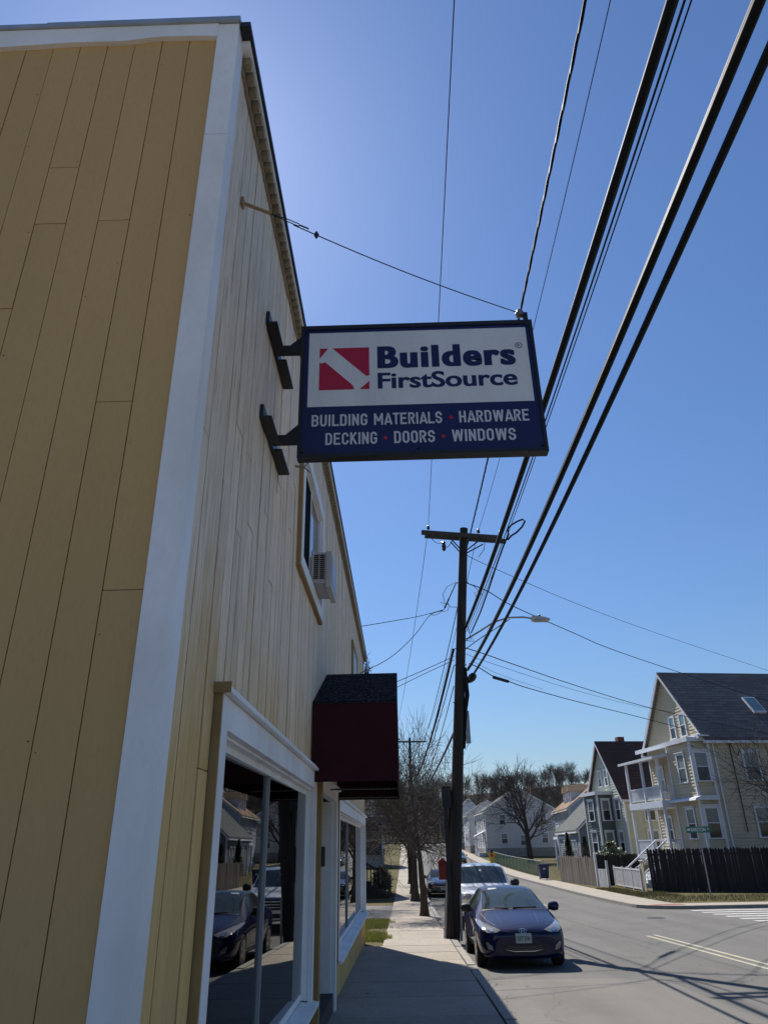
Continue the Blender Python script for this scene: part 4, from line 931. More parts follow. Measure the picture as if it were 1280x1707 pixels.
def mirror_part(parent, x, y, z, mat, s=1.0):
    sg_ = 1 if x > 0 else -1; mb = MB().lathe((x+sg_*.10*s, y, z+.06), [(.02,-.13*s),(.075*s,-.10*s),(.095*s,0),(.085*s,.08*s),(.03,.11*s)], 12, (1,0,0)); mb.bar((x-sg_*.03, y+.02, z), (x+sg_*.06, y, z+.03), .07, .035)
    for i in range(len(mb.v)): pass
    m_ = part('side_mirror', mb, mat, parent, False, True); return m_
def place_car(t, x, y, rot=0.0):
    sl_ = (zroad(y+3.5)-zroad(y+.8))/2.7; t.location = (x, y, zroad(y+.8)-.8*sl_); t.rotation_euler = (math.atan(sl_), 0, rot)

# blue hatch-nosed sedan
def blue_car():
    t = thing('parked_car', 'dark blue compact sedan parked at the kerb facing up the sidewalk', 'car', (0,0,0))
    st = [(0.00,.24,.58,.55,.4,.60,0),(.045,.19,.72,.62,.4,.68,0),(.16,.17,.83,.68,.4,.735,0),(.42,.17,.872,.74,.4,.815,0),(.80,.19,.880,.80,.4,.895,0),(1.14,.19,.888,.86,.4,.965,0),(1.32,.19,.888,.885,.66,1.035,0),
          (1.72,.19,.887,.915,.64,1.215,1),(2.12,.19,.886,.925,.615,1.375,1),(2.50,.19,.886,.93,.605,1.432,1),(2.95,.19,.886,.935,.60,1.425,1),(3.40,.19,.884,.945,.585,1.345,1),(3.82,.20,.875,.955,.58,1.185,1),(4.12,.22,.855,.95,.5,1.055,0),(4.36,.27,.80,.90,.4,1.015,0),(4.50,.36,.70,.80,.4,.93,0),(4.53,.42,.60,.72,.4,.84,0)]
    me = cut_bake(loft(st), [(.86,.345,.885),(3.56,.345,.885)]); me.materials.append(mt['blue_paint'])
    body = part('body', me, None, t, False); sk = Skin(me)
    def P(name, poly, ax, mat, lift=.006, par=body, both=False, g=.05):
        part(name, sk.patch(poly, ax, lift, g), mt[mat], par, False, True)
        if both: part(name, sk.patch(mirror(poly), ax, lift, g), mt[mat], par, False, True)
    P('windshield', [(-.66,.985),(-.35,1.0),(.35,1.0),(.66,.985),(.615,1.13),(.545,1.315),(.30,1.345),(-.30,1.345),(-.545,1.315),(-.615,1.13)], 'front', 'car_glass')
    P('rear_window', [(-.52,1.10),(.52,1.10),(.46,1.29),(-.46,1.29)], 'rear', 'car_glass')
    for ax in ('left', 'right'):
        P('side_window', [(1.62,.985),(2.52,1.0),(2.52,1.345),(2.20,1.325),(1.85,1.18)], ax, 'car_glass')
        P('side_window', [(2.58,1.0),(3.42,1.02),(3.60,1.08),(3.30,1.275),(2.95,1.345),(2.58,1.352)], ax, 'car_glass')
        P('door_handle', [(2.26,.83),(2.46,.835),(2.46,.86),(2.26,.855)], ax, 'chrome', .02); P('door_handle', [(3.16,.845),(3.36,.85),(3.36,.875),(3.16,.87)], ax, 'chrome', .02)
        P('door_seam', [(2.545,.32),(2.552,.32),(2.552,.96),(2.545,.96)], ax, 'plastic', .002); P('door_seam', [(1.50,.32),(1.507,.32),(1.507,.90),(1.50,.90)], ax, 'plastic', .002)
        P('sill_trim', [(1.25,.21),(3.15,.21),(3.15,.27),(1.25,.27)], ax, 'plastic', .004)
    P('headlight', [(.425,.672),(.50,.640),(.60,.625),(.70,.635),(.775,.68),(.835,.76),(.845,.835),(.80,.830),(.70,.775),(.56,.72)], 'front', 'lamp', .010, both=True)
    P('headlight_reflector', [(.56,.65),(.64,.645),(.69,.675),(.68,.71),(.60,.70)], 'front', 'chrome', .014, both=True)
    P('upper_grille', [(-.40,.660),(-.24,.630),(.24,.630),(.40,.660),(.24,.655),(0,.652),(-.24,.655)], 'front', 'plastic', .008)
    P('lower_grille', [(-.44,.420),(-.40,.300),(-.22,.262),(.22,.262),(.40,.300),(.44,.420),(.20,.455),(-.20,.455)], 'front', 'plastic', .008)
    for zq in (.30,.335,.37): P('grille_bar', [(-.40,zq+.055),(-.2,zq+.012),(.2,zq+.012),(.40,zq+.055),(.2,zq+.024),(-.2,zq+.024)], 'front', 'chrome' if zq < .32 else 'black_paint', .014)
    P('fog_light', [(.60,.335),(.70,.36),(.735,.47),(.705,.48),(.62,.41)], 'front', 'lamp', .010, both=True)
    P('number_plate', [(-.155,.455),(.155,.455),(.155,.61),(-.155,.61)], 'front', 'plate', .03)
    tm = text_mesh('557 236', 1, .02, -.125, .500, 0, .25, height=.075); h = sk.b.ray_cast(Vector((0,-3,.53)), Vector((0,1,0)))[0]
    tm.v = [(p[0], sk.b.ray_cast(Vector((p[0],-3,p[2])), Vector((0,1,0)))[0].y-.036, p[2]) for p in tm.v]; part('plate_number', tm, mt['plate_green'], body, False)
    em = MB(); pts = [(.075*math.cos(2*math.pi*k/20), .036*math.sin(2*math.pi*k/20)) for k in range(20)]
    def ef(p): 
        hh = sk.b.ray_cast(Vector((p[0],-3,.662+p[1])), Vector((0,1,0)))[0]; return (p[0], hh.y-.014, .662+p[1])
    ribbon(em, pts, True, .010, ef); ribbon(em, [(-.038,-.026),(-.020,.026)], False, .013, ef); ribbon(em, [(.020,-.026),(.038,.026)], False, .013, ef); ribbon(em, [(-.03,-.004),(.03,.006)], False, .011, ef)
    part('badge', em, mt['chrome'], body, False)
    for sg_ in (-1, 1):
        L_ = [(sg_*.70,1.10),(sg_*.712,1.10),(sg_*.66,.62),(sg_*.52,.26),(sg_*.508,.27),(sg_*.648,.62)]; P('hood_seam', L_ if sg_ < 0 else L_[::-1], 'top', 'plastic', .002, g=.04)
    P('cowl', [(-.64,1.205),(.64,1.205),(.66,1.27),(-.66,1.27)], 'top', 'plastic', .004, g=.05)
    for sg_ in (-1, 1): P('hood_crease', [(sg_*.36,.30),(sg_*.375,.30),(sg_*.43,1.12),(sg_*.42,1.12)], 'top', 'black_paint', .0012, g=.06)
    wp_ = MB()
    for s in (-1, 1):
        a = sk.b.ray_cast(Vector((s*.05-.05,-3,.985+.02)), Vector((0,1,0)))[0]; b = sk.b.ray_cast(Vector((s*.45+.06,-3,1.01)), Vector((0,1,0)))[0]; wp_.tube([a+Vector((0,-.02,.01)), b+Vector((0,-.02,.008))], .009, 5)
    part('wipers', wp_, mt['plastic'], body, False)
    P('tail_light', [(.45,.80),(.75,.84),(.80,.93),(.50,.92)], 'rear', 'tail', .01, both=True)
    P('roof_sticker', [(-.42,1.335),(-.22,1.350),(-.22,1.372),(-.40,1.365)], 'front', 'plate', .008)
    for s in (-1, 1):
        mirror_part(body, s*.86, 1.66, .955, mt['blue_paint'] if s > 0 else mt['plastic'])
        for yq in (.86, 3.56): wheel(t, s*.775, yq, .318, .205)
    part('underbody', MB().box(-.70, .70, .35, 4.2, .20, .30), mt['plastic'], body, False)
    return t
bc = blue_car(); place_car(bc, 2.25, 15.8); bc.scale = (.97, .97, .97)

def suv():
    t = thing('parked_suv', 'tall white SUV parked behind the blue car', 'car', (0,0,0))
    st = [(0.0,.42,.70,.80,.5,.92,0),(.06,.36,.84,.95,.5,1.03,0),(.25,.33,.93,1.02,.5,1.10,0),(.75,.32,.965,1.06,.5,1.16,0),(1.25,.32,.97,1.10,.5,1.20,0),(1.45,.32,.97,1.14,.80,1.27,0),(1.80,.32,.97,1.16,.80,1.52,1),(2.15,.32,.97,1.17,.78,1.78,1),(2.45,.32,.97,1.17,.77,1.88,1),
          (3.2,.32,.97,1.18,.77,1.91,1),(4.3,.32,.965,1.18,.76,1.90,1),(4.85,.34,.95,1.18,.75,1.84,1),(5.05,.38,.92,1.16,.74,1.70,1),(5.15,.45,.86,1.1,.7,1.35,1)]
    me = cut_bake(loft(st), [(.98,.43,.965),(4.05,.43,.965)]); me.materials.append(mt['white_paint']); body = part('body', me, None, t, False); sk = Skin(me)
    def P(name, poly, ax, mat, lift=.006, both=False):
        part(name, sk.patch(poly, ax, lift, .07), mt[mat], body, False, True)
        if both: part(name, sk.patch(mirror(poly), ax, lift, .07), mt[mat], body, False, True)
    P('windshield', [(-.78,1.27),(0,1.285),(.78,1.27),(.72,1.70),(.66,1.76),(0,1.80),(-.66,1.76),(-.72,1.70)], 'front', 'car_glass')
    P('rear_window', [(-.66,1.30),(.66,1.30),(.6,1.68),(-.6,1.68)], 'rear', 'car_glass')
    for ax in ('left','right'):
        for (a, b) in ((2.0,2.85),(2.95,3.85),(3.95,4.75)): P('side_window', [(a+(-.18 if a == 2.0 else 0),1.25),(b,1.25),(b-.03,1.73),(a+.12,1.73)], ax, 'car_glass')
        P('door_seam', [(2.9,.5),(2.91,.5),(2.91,1.2),(2.9,1.2)], ax, 'plastic', .002)
    P('headlight', [(.56,.86),(.86,.86),(.88,1.02),(.56,1.01)], 'front', 'lamp', .01, True)
    P('grille', [(-.52,.66),(.52,.66),(.52,1.0),(-.52,1.0)], 'front', 'plastic', .01)
    for zq in (.72,.80,.88,.95): P('grille_bar', [(-.5,zq),(.5,zq),(.5,zq+.025),(-.5,zq+.025)], 'front', 'chrome', .016)
    P('bumper_insert', [(-.6,.44),(.6,.44),(.6,.56),(-.6,.56)], 'front', 'plastic', .01)
    P('tail_light', [(.72,1.0),(.86,1.0),(.86,1.4),(.74,1.4)], 'rear', 'tail', .01, True)
    P('inspection_sticker', [(-.10,1.62),(-.02,1.62),(-.02,1.69),(-.10,1.69)], 'front', 'plate', .012)
    for s in (-1, 1):
        mirror_part(body, s*.95, 1.75, 1.22, mt['plastic'], 1.25)
        for yq in (.98, 4.05): wheel(t, s*.84, yq, .40, .26, 6)
    part('underbody', MB().box(-.75,.75,.4,4.8,.33,.42), mt['plastic'], body, False)
    return t
sv = suv(); place_car(sv, 2.66, 25.3)

def sedan(label, paint, name='parked_car'):
    t = thing(name, label, 'car', (0,0,0))
    st = [(0.0,.32,.55,.60,.4,.68,0),(.06,.26,.70,.68,.4,.76,0),(.3,.21,.84,.76,.4,.85,0),(.8,.2,.90,.83,.4,.94,0),(1.25,.2,.905,.90,.66,1.02,0),(1.7,.2,.905,.94,.65,1.24,1),(2.1,.2,.905,.95,.63,1.40,1),(2.6,.2,.905,.95,.62,1.47,1),(3.3,.2,.905,.96,.6,1.42,1),(3.8,.21,.895,.97,.6,1.25,1),(4.2,.23,.88,.97,.5,1.09,0),(4.65,.3,.82,.92,.4,1.04,0),(4.8,.4,.68,.8,.4,.9,0)]
    me = cut_bake(loft(st), [(.9,.35,.9),(3.75,.35,.9)]); me.materials.append(mt[paint]); body = part('body', me, None, t, False); sk = Skin(me)
    def P(name, poly, ax, mat, lift=.006, both=False):
        part(name, sk.patch(poly, ax, lift, .08), mt[mat], body, False, True)
        if both: part(name, sk.patch(mirror(poly), ax, lift, .08), mt[mat], body, False, True)
    P('windshield', [(-.68,1.03),(0,1.045),(.68,1.03),(.57,1.36),(0,1.39),(-.57,1.36)], 'front', 'car_glass')
    P('rear_window', [(-.55,1.13),(.55,1.13),(.5,1.34),(-.5,1.34)], 'rear', 'car_glass')
    for ax in ('left','right'):
        P('side_window', [(1.65,1.0),(2.5,1.02),(2.5,1.38),(2.1,1.34)], ax, 'car_glass'); P('side_window', [(2.57,1.02),(3.55,1.05),(3.25,1.33),(2.57,1.385)], ax, 'car_glass')
    P('headlight', [(.45,.70),(.72,.68),(.82,.78),(.80,.84),(.55,.78)], 'front', 'lamp', .01, True)
    P('grille', [(-.40,.56),(.40,.56),(.44,.72),(-.44,.72)], 'front', 'plastic', .01); P('grille_bar', [(-.42,.69),(.42,.69),(.42,.715),(-.42,.715)], 'front', 'chrome', .016); P('grille_bar', [(-.4,.56),(.4,.56),(.4,.58),(-.4,.58)], 'front', 'chrome', .016)
    P('number_plate', [(-.15,.40),(.15,.40),(.15,.52),(-.15,.52)], 'front', 'plate', .02); P('tail_light', [(.45,.82),(.78,.84),(.8,.96),(.5,.95)], 'rear', 'tail', .01, True)
    for s in (-1, 1):
        mirror_part(body, s*.88, 1.65, .98, mt[paint])
        for yq in (.9, 3.75): wheel(t, s*.79, yq, .325, .21)
    part('underbody', MB().box(-.7,.7,.4,4.4,.21,.3), mt['plastic'], body, False)
    return t
sd = sedan('black sedan parked at the kerb beyond the street trees', 'black_paint'); place_car(sd, 2.25, 46.6)
s2 = copy_tree(sd); s2['label'] = 'black sedan far down the road beyond the white SUV'; place_car(s2, 7.6, 106.0)
s3 = sedan('pale car parked in the yard behind the green chain-link fence', 'white_paint'); place_car(s3, 19.5, 100.0, R(-60)); s3.location.z = zg(100)-.02; s3.rotation_euler[0] = 0
s4 = copy_tree(s3); s4['label'] = 'white car parked in front of the far white house'; place_car(s4, 13.6, 152.0); s4.location.z = zg(152)-.02
for q in (s3, s4): q['group'] = 'cars parked in yards'
# ================================================================== houses
def lap(mb, f, z0, z1, ext, c=.20, d=.040):
    z = z0
    while z < z1 - .01:
        zz = min(z+c, z1); a0, a1 = ext(z); b0, b1 = ext(zz)
        mb.add([f(a0,z,d), f(a1,z,d), f(b1,zz,.002), f(b0,zz,.002), f(a0,z,0.0), f(a1,z,0.0)], [(0,1,2,3),(4,5,1,0)]); z = zz
def fbox(mb, f, s0, s1, z0, z1, o0, o1):
    mb.add([f(s0,z0,o0),f(s1,z0,o0),f(s1,z1,o0),f(s0,z1,o0),f(s0,z0,o1),f(s1,z0,o1),f(s1,z1,o1),f(s0,z1,o1)], [(3,2,1,0),(4,5,6,7),(0,1,5,4),(1,2,6,5),(2,3,7,6),(3,0,4,7)])
def house_window(par, f_, s, z0, w, h, trim='htrim', upper='blind', lower='house_glass', tw=.13, hood=True):
    f = lambda s, z, o: f_(s, z, o+.026)
    mb = MB(); s0, s1, z1 = s-w/2, s+w/2, z0+h
    fbox(mb, f, s0-tw, s0, z0-.02, z1+tw, .02, .065); fbox(mb, f, s1, s1+tw, z0-.02, z1+tw, .02, .065); fbox(mb, f, s0+.001, s1-.001, z1, z1+tw-.002, .02, .063)
    fbox(mb, f, s0-tw-.05, s1+tw+.05, z0-.10, z0-.022, .02, .12); fbox(mb, f, s0+.001, s1-.001, z0+h*.5-.025, z0+h*.5+.025, .022, .05)
    if hood: fbox(mb, f, s0-tw-.05, s1+tw+.05, z1+tw+.002, z1+tw+.06, .02, .13)
    o = part('window', mb, mt[trim], par, False)
    a = MB(); fbox(a, f, s0+.001, s1-.001, z0+h*.5+.026, z1-.001, .021, .030); part('pane', a, mt[upper], o, False)
    a = MB(); fbox(a, f, s0+.001, s1-.001, z0-.019, z0+h*.5-.026, .021, .027); part('pane', a, mt[lower], o, False)
    return o
def gable_house(name, label, loc, phi, W, D, ze, zr_, wall, roofm, over=.35, rake='htrim', course=.20, found=1.2):
    t = thing(name, label, 'house', loc, None, R(phi))
    F = {'front': lambda s,z,o: (-o, s, z), 'south': lambda s,z,o: (s, -o, z), 'north': lambda s,z,o: (s, W+o, z), 'back': lambda s,z,o: (D+o, s, z)}
    def ge(z): 
        i = max(0.0, (z-ze)*(W/2)/(zr_-ze)); return (min(i, W/2-.01), max(W-i, W/2+.01))
    for k in ('front','back'):
        mb = MB(); lap(mb, F[k], found, zr_, ge, course); part('wall', mb, mt[wall], t, False)
    for k in ('south','north'):
        mb = MB(); lap(mb, F[k], found, ze, lambda z: (0, D), course); part('wall', mb, mt[wall], t, False)
    part('foundation', MB().box(-.02, D+.02, -.02, W+.02, -.6, found), mt['grey_metal'] if False else mt['granite'], t, False)
    th = .16; sl = (zr_-ze)/(W/2); ov = over; rf = MB()
    for sgn in (0, 1):
        def Y(v): return v if sgn == 0 else W-v
        p = [(-ov, Y(-ov), ze-ov*sl+.05), (D+ov, Y(-ov), ze-ov*sl+.05), (D+ov, Y(W/2), zr_+.05), (-ov, Y(W/2), zr_+.05)]
        rf.prism(p, (0, 0, th))
    ro = part('roof', rf, mt[roofm], t, False)
    for u0 in (-ov-.03, D+ov-.05):
        for sgn in (0, 1):
            Y = (lambda v: v) if sgn == 0 else (lambda v: W-v)
            part('rake_board', MB().prism([(u0, Y(-ov), ze-ov*sl-.12), (u0, Y(W/2), zr_-.12), (u0, Y(W/2), zr_+.10), (u0, Y(-ov), ze-ov*sl+.10)], (.08,0,0)), mt[rake], ro, False)
    for (va, vb) in ((-ov-.04, -.02), (W+.02, W+ov+.04)): part('eave', MB().box(-ov+.06, D+ov-.06, va, vb, ze-ov*sl-.12, ze-ov*sl+.03), mt[rake], ro, False)
    for (u, v) in ((-.055,-.055),(-.055,W-.075),(D-.075,-.055),(D-.075,W-.075)): part('corner_board', MB().box(u, u+.13, v, v+.13, found, ze-.02), mt[rake], t, False)
    return t, F, ro
def box_bay(t, u0, v0, v1, z0, z1, wall, cap=True, trim='htrim'):
    fs = {'w': lambda s,z,o: (u0-o, s, z), 's': lambda s,z,o: (s, v0-o, z), 'n': lambda s,z,o: (s, v1+o, z)}
    mb = MB(); lap(mb, fs['w'], z0, z1, lambda z: (v0, v1)); b = part('bay', mb, mt[wall], t, False)
    for k in 'sn': mb = MB(); lap(mb, fs[k], z0, z1, lambda z: (u0, 0)); part('bay_side', mb, mt[wall], b, False)
    for (va, vb) in ((v0-.055, v0+.09), (v1-.09, v1+.055)): part('corner_board', MB().box(u0-.055, u0+.09, va, vb, z0, z1), mt[trim], b, False)
    if cap: part('cornice', MB().box(u0-.22, .0, v0-.22, v1+.22, z1+.001, z1+.26), mt[trim], b, False)
    return b, fs

# ---- cream house on the corner
HX, HY = 19.62, 48.0; hz = zg(47)
ch, F, ro = gable_house('corner_house', 'cream clapboard corner house with two-storey porch and charcoal roof', (HX, HY, hz), 9, 8.0, 14.0, 8.75, 13.45, 'cream', 'roof_char', over=.36, found=1.3)
b, fs = box_bay(ch, -1.2, .10, 3.0, 1.3, 8.35, 'cream', True)
part('belt_roof', MB().prism([(-1.65,-.25,4.85),(.0,-.25,4.85),(.0,-.25,5.12),(-1.2,-.25,5.10),(-1.6,-.25,4.98)], (0,3.5,0)), mt['htrim'], b, False)
for z0 in (2.75, 6.02):
    house_window(b, fs['s'], -.60, z0, .78, 1.62, tw=.18); house_window(b, fs['w'], 1.35, z0, .80, 1.62)
part('pent_board', MB().box(-.75, .0, -.45, 8.45, 8.62, 8.72).box(-.78,-.70,-.45,8.45,8.48,8.74), mt['htrim'], ch, False)
for v in (2.35, 3.75): house_window(ch, F['front'], v, 9.05, .58, 1.35, upper='skylight', tw=.12, hood=False)
for u in (2.75, 6.2, 9.8):
    for z0 in (2.75, 6.02): house_window(ch, F['south'], u, z0, .88, 1.62)
part('downspout', MB().tube([(.32,-.35,8.35),(.32,-.10,8.1),(.32,-.10,1.2)], .055, 8), mt['htrim'], ch, False)
part('service_mast', MB().tube([(1.45,-.12,8.3),(1.45,-.12,3.0)], .03, 6).tube([(1.5,-.14,8.3),(1.6,-.3,7.6),(1.85,-.25,7.45),(2.0,-.2,7.8)], .02, 5).tube([(1.45,-.14,8.2),(1.75,-.3,7.4),(1.9,-.25,7.7)], .016, 5), mt['wire'], ch, False)
sk_ = MB(); slp = (13.45-8.75)/4.0
def rp(u, v, o): return (u, v - o*.76, 8.75+v*slp+.21 + o*.65)
for (u0, u1, v0, v1, o0, o1, key) in ((4.55,5.45,1.15,2.15,0,.14,'htrim'),(4.62,5.38,1.22,2.08,.141,.15,'skylight')):
    m_ = MB(); m_.add([rp(u0,v0,o0),rp(u1,v0,o0),rp(u1,v1,o0),rp(u0,v1,o0),rp(u0,v0,o1),rp(u1,v0,o1),rp(u1,v1,o1),rp(u0,v1,o1)], [(3,2,1,0),(4,5,6,7),(0,1,5,4),(1,2,6,5),(2,3,7,6),(3,0,4,7)])
    part('skylight', m_, mt[key], ro, False)
# porch
U0, V0, V1 = -2.05, 3.15, 8.0
pc = part('porch', MB().box(U0, -.02, V0, V1, 1.55, 1.78).box(U0-.05, -.02, V0-.05, V1, 4.62, 4.98).box(U0-.03, -.02, V0, V1, 4.985, 5.03), mt['htrim'], ch, False)
part('porch_roof', MB().prism([(U0-.35, V0-.25, 7.62), (-.02, V0-.25, 8.0), (-.02, V0-.25, 8.22), (U0-.35, V0-.25, 7.78)], (0, V1-V0+.5, 0)), mt['htrim'], pc, False)
for (za, zb) in ((1.785, 4.615), (5.035, 7.66)):
    for v in (V0+.08, (V0+V1)/2, V1-.08): part('porch_post', MB().box(U0+.03, U0+.19, v-.08, v+.08, za, zb), mt['htrim'], pc, False)
    rl = MB().box(U0+.06, U0+.15, V0+.165, V1-.165, za+.86, za+.93).box(U0+.07, U0+.14, V0+.165, V1-.165, za+.10, za+.15)
    rl.box(U0+.2, -.05, V0+.03, V0+.11, za+.86, za+.93).box(U0+.2, -.05, V0+.04, V0+.10, za+.10, za+.15); rr = part('railing', rl, mt['htrim'], pc, False)
    v = V0+.25; bl = MB()
    while v < V1-.2:
        if za > 3 or v > V0+1.9: bl.box(U0+.085, U0+.125, v-.02, v+.02, za+.151, za+.859)
        v += .125
    part('balusters', bl, mt['htrim'], rr, False, kind='stuff'); bl = MB(); u = U0+.3
    while u < -.1: bl.box(u-.02, u+.02, V0+.05, V0+.09, za+.151, za+.859); u += .125
    part('balusters', bl, mt['htrim'], rr, False, kind='stuff')
for (z0, m_, v) in ((1.79, 'door_red', 4.1), (5.04, 'door_dark', 4.0)):
    FD = lambda s, z, o: F['front'](s, z, o+.028); d = MB(); fbox(d, FD, v-.46, v+.46, z0, z0+2.08, .022, .06); do = part('door', d, mt[m_], ch, False)
    c = MB(); fbox(c, FD, v-.62, v-.47, z0, z0+2.25, .021, .07); fbox(c, FD, v+.47, v+.62, z0, z0+2.25, .021, .07); fbox(c, FD, v-.469, v+.469, z0+2.09, z0+2.42, .021, .072); part('door_casing', c, mt['htrim'], do, False)
    g = MB(); fbox(g, FD, v-.3, v+.3, z0+1.15, z0+1.9, .061, .066); part('door_glass', g, mt['house_glass'], do, False)
house_window(ch, F['front'], 6.6, 2.55, .85, 1.5); house_window(ch, F['front'], 6.6, 5.8, .85, 1.5)
sp = MB()
for k in range(8): sp.box(U0-.28*(k+1), U0-.28*k-.01, V0+.4, V0+1.75, -.05, 1.56-.195*(k+1)+.02)
sx = part('porch_steps', sp, mt['htrim'], pc, False)
for v in (V0+.36, V0+1.8):
    part('stair_rail', MB().bar((U0, v, 2.65), (U0-2.3, v, 1.05), .06, .09).bar((U0, v, 2.05), (U0-2.3, v, .45), .05, .06).box(U0-2.36, U0-2.24, v-.06, v+.06, -.05, 1.15), mt['htrim'], sx, False)

# ---- sage house next door
sh_, F2, r2 = gable_house('green_house', 'pale sage gabled house with dark green bay and brown roof', (17.7, 61.6, zg(62)), 9, 6.6, 11, 6.1, 10.4, 'sage', 'roof_brown', found=1.0)
b2, fs2 = box_bay(sh_, -1.3, 2.2, 4.9, 1.0, 6.2, 'dkgreen')
for z0 in (1.9, 4.3): house_window(b2, fs2['w'], 3.5, z0, .95, 1.45); house_window(b2, fs2['s'], -.65, z0, .55, 1.45)
for v in (2.6, 3.9): house_window(sh_, F2['front'], v, 7.0, .5, 1.15, hood=False)
for z0 in (1.9, 4.3): house_window(sh_, F2['front'], 1.2, z0, .7, 1.45)
for u in (2, 5, 8):
    for z0 in (1.9, 4.2): house_window(sh_, F2['south'], u, z0, .8, 1.45)
part('chimney', MB().box(2.6, 3.2, 4.9, 5.5, 7.4, 11.2), mt['brick'], r2, False)
# ---- grey roofed cottage
co, F3, r3 = gable_house('grey_cottage', 'low slate-blue cottage with light grey shingle roof', (27.4, 80, zg(80)), 88, 9.4, 13, 3.9, 8.0, 'slate_siding', 'roof_grey', over=.3, found=.6)
for v in (3.4, 6.2): house_window(co, F3['front'], v, 1.3, .9, 1.35)
for u in (2.0, 3.6, 8.5): house_window(co, F3['north'], u, 1.3, .8, 1.4)
part('porch', MB().box(5.2, 8.0, 9.42, 10.8, 3.0, 3.25).box(5.3, 5.45, 10.55, 10.7, 0, 2.99).box(7.75, 7.9, 10.55, 10.7, 0, 2.99), mt['htrim'], co, False)
part('chimney', MB().box(8.4, 9.0, 3.9, 4.5, 7.2, 9.6), mt['brick'], r3, False)
# ---- big grey gable house
gh, F4, r4 = gable_house('grey_house', 'large plain grey house whose gable faces up the street', (24.6, 124, zg(124)), 91, 11.4, 13, 6.6, 9.9, 'grey_siding', 'roof_grey', over=.3, course=.2)
for (v, z0) in ((2.2,1.9),(2.2,4.6),(8.6,1.9),(8.7,4.6),(5.6,1.6)): house_window(gh, F4['front'], v, z0, .9, 1.35, hood=False)
for u in (1.5, 4.5, 8, 11):
    for z0 in (1.9, 4.5): house_window(gh, F4['north'], u, z0, .8, 1.4)
part('entry_hood', MB().prism([(1.5, 11.42, 3.6), (4.0, 11.42, 3.6), (4.0, 11.42, 3.75), (1.5, 11.42, 3.75)], (0, 1.6, -.7)).box(1.6, 1.8, 12.7, 12.9, 0, 2.85).box(3.7, 3.9, 12.7, 12.9, 0, 2.85).box(1.7,3.8,11.42,12.6,0,.6), mt['htrim'], gh, False)
part('chimney', MB().box(4.5, 5.2, 2.2, 2.9, 7.0, 10.6), mt['brick'], r4, False)
# ---- tan roofed house with dormers
th_, F5, r5 = gable_house('tan_roof_house', 'pale blue house with tan shingle roof and white dormers', (34.2, 105, zg(105)), 88, 11.5, 13, 6.6, 10.6, 'blue_siding', 'roof_tan', over=.4, course=.2)
for (v, z0) in ((3.5,1.9),(8,1.9),(3.5,4.6),(8,4.6),(5,7.6),(6.5,7.6)): house_window(th_, F5['front'], v, z0, .85, 1.35, hood=False, upper='house_glass')
for u in (1.5, 3.0, 4.5, 6.0, 7.5, 9.0): house_window(th_, F5['north'], u, 4.6, .7, 1.4, hood=False); house_window(th_, F5['north'], u, 1.9, .7, 1.4, hood=False)
for u in (3.0, 7.0):
    dm = part('dormer', MB().box(u, u+1.6, 8.3, 10.6, 7.0, 8.9), mt['htrim'], r5, False)
    part('dormer_roof', MB().prism([(u-.2, 10.8, 8.85), (u+1.8, 10.8, 8.85), (u+.8, 10.8, 9.75)], (0,-3.4,0)), mt['roof_tan'], dm, False)
    house_window(dm, lambda s,z,o: (s, 10.6+o, z), u+.8, 7.55, .6, 1.0, hood=False, tw=.1)
for (u, v) in ((4, 4.6), (9, 5.2)): part('chimney', MB().box(u, u+.7, v, v+.7, 9.6, 12.4), mt['brick'], r5, False)
# ---- white houses farther down on the right
wh, F6, r6 = gable_house('white_house', 'white two-storey house with grey roof beyond the grey house', (19.2, 141, zg(141)), 180-90, 7.2, 12, 6.4, 8.6, 'white_siding', 'roof_grey', over=.3, course=.2)
for (v, z0) in ((1.5,1.8),(1.5,4.4),(3.6,4.4),(5.7,1.8),(5.7,4.4)): house_window(wh, F6['front'], v, z0, .9, 1.4, hood=False)
for u in (2, 5, 8): house_window(wh, F6['north'], u, 1.8, .9, 1.4, hood=False); house_window(wh, F6['north'], u, 4.4, .9, 1.4, hood=False)
wh2, F7, r7 = gable_house('white_cottage', 'small white gabled house farthest along the road', (17.4, 163, zg(163)), 90, 6.4, 11, 6.2, 9.6, 'white_siding', 'roof_char', over=.3, course=.25)
for (v, z0) in ((1.6,1.8),(4.6,1.8),(1.6,4.2),(4.6,4.2)): house_window(wh2, F7['front'], v, z0, .9, 1.4, hood=False)
# ---- left side
lh, F8, r8 = gable_house('side_house', 'grey clapboard house with front steps behind the street tree', (-2.7, 54.5, zg(50)), 180, 9.0, 11, 5.6, 8.6, 'slate_siding', 'roof_brown', over=.3)
for v in (1.5, 4.5, 7.5):
    for z0 in (1.7, 3.9): house_window(lh, F8['front'], v, z0, .8, 1.3)
stp = thing('front_steps', 'dark wooden front steps with railings down to the sidewalk', 'steps', (-1.7, 45.6, zg(45.6)))
zb = zg(45.6)
for k in range(5): part('tread', MB().box(-2.62+.36*k, -2.62+.36*(k+1)-.01, 45.0, 46.3, zb-.1, zb+1.0-.2*k), mt['fence_dark'], stp)
for yq in (45.0, 46.3):
    rl = MB().bar((-2.6,yq,zb+1.95),(-.8,yq,zb+1.0),.06,.08).box(-.86,-.76,yq-.05,yq+.05,zb-.1,zb+1.1)
    for k in range(9): rl.box(-2.5+.2*k-.02,-2.5+.2*k+.02,yq-.02,yq+.02,zb+.2,zb+1.88-.105*k)
    part('railing', rl, mt['fence_dark'], stp)
bb, F9, r9 = gable_house('brown_house', 'dark brown house standing by the far sidewalk', (-2.6, 108, zg(108)), 180, 9, 11, 6.0, 9.5, 'brown_wall', 'roof_char', over=.3, course=.2)
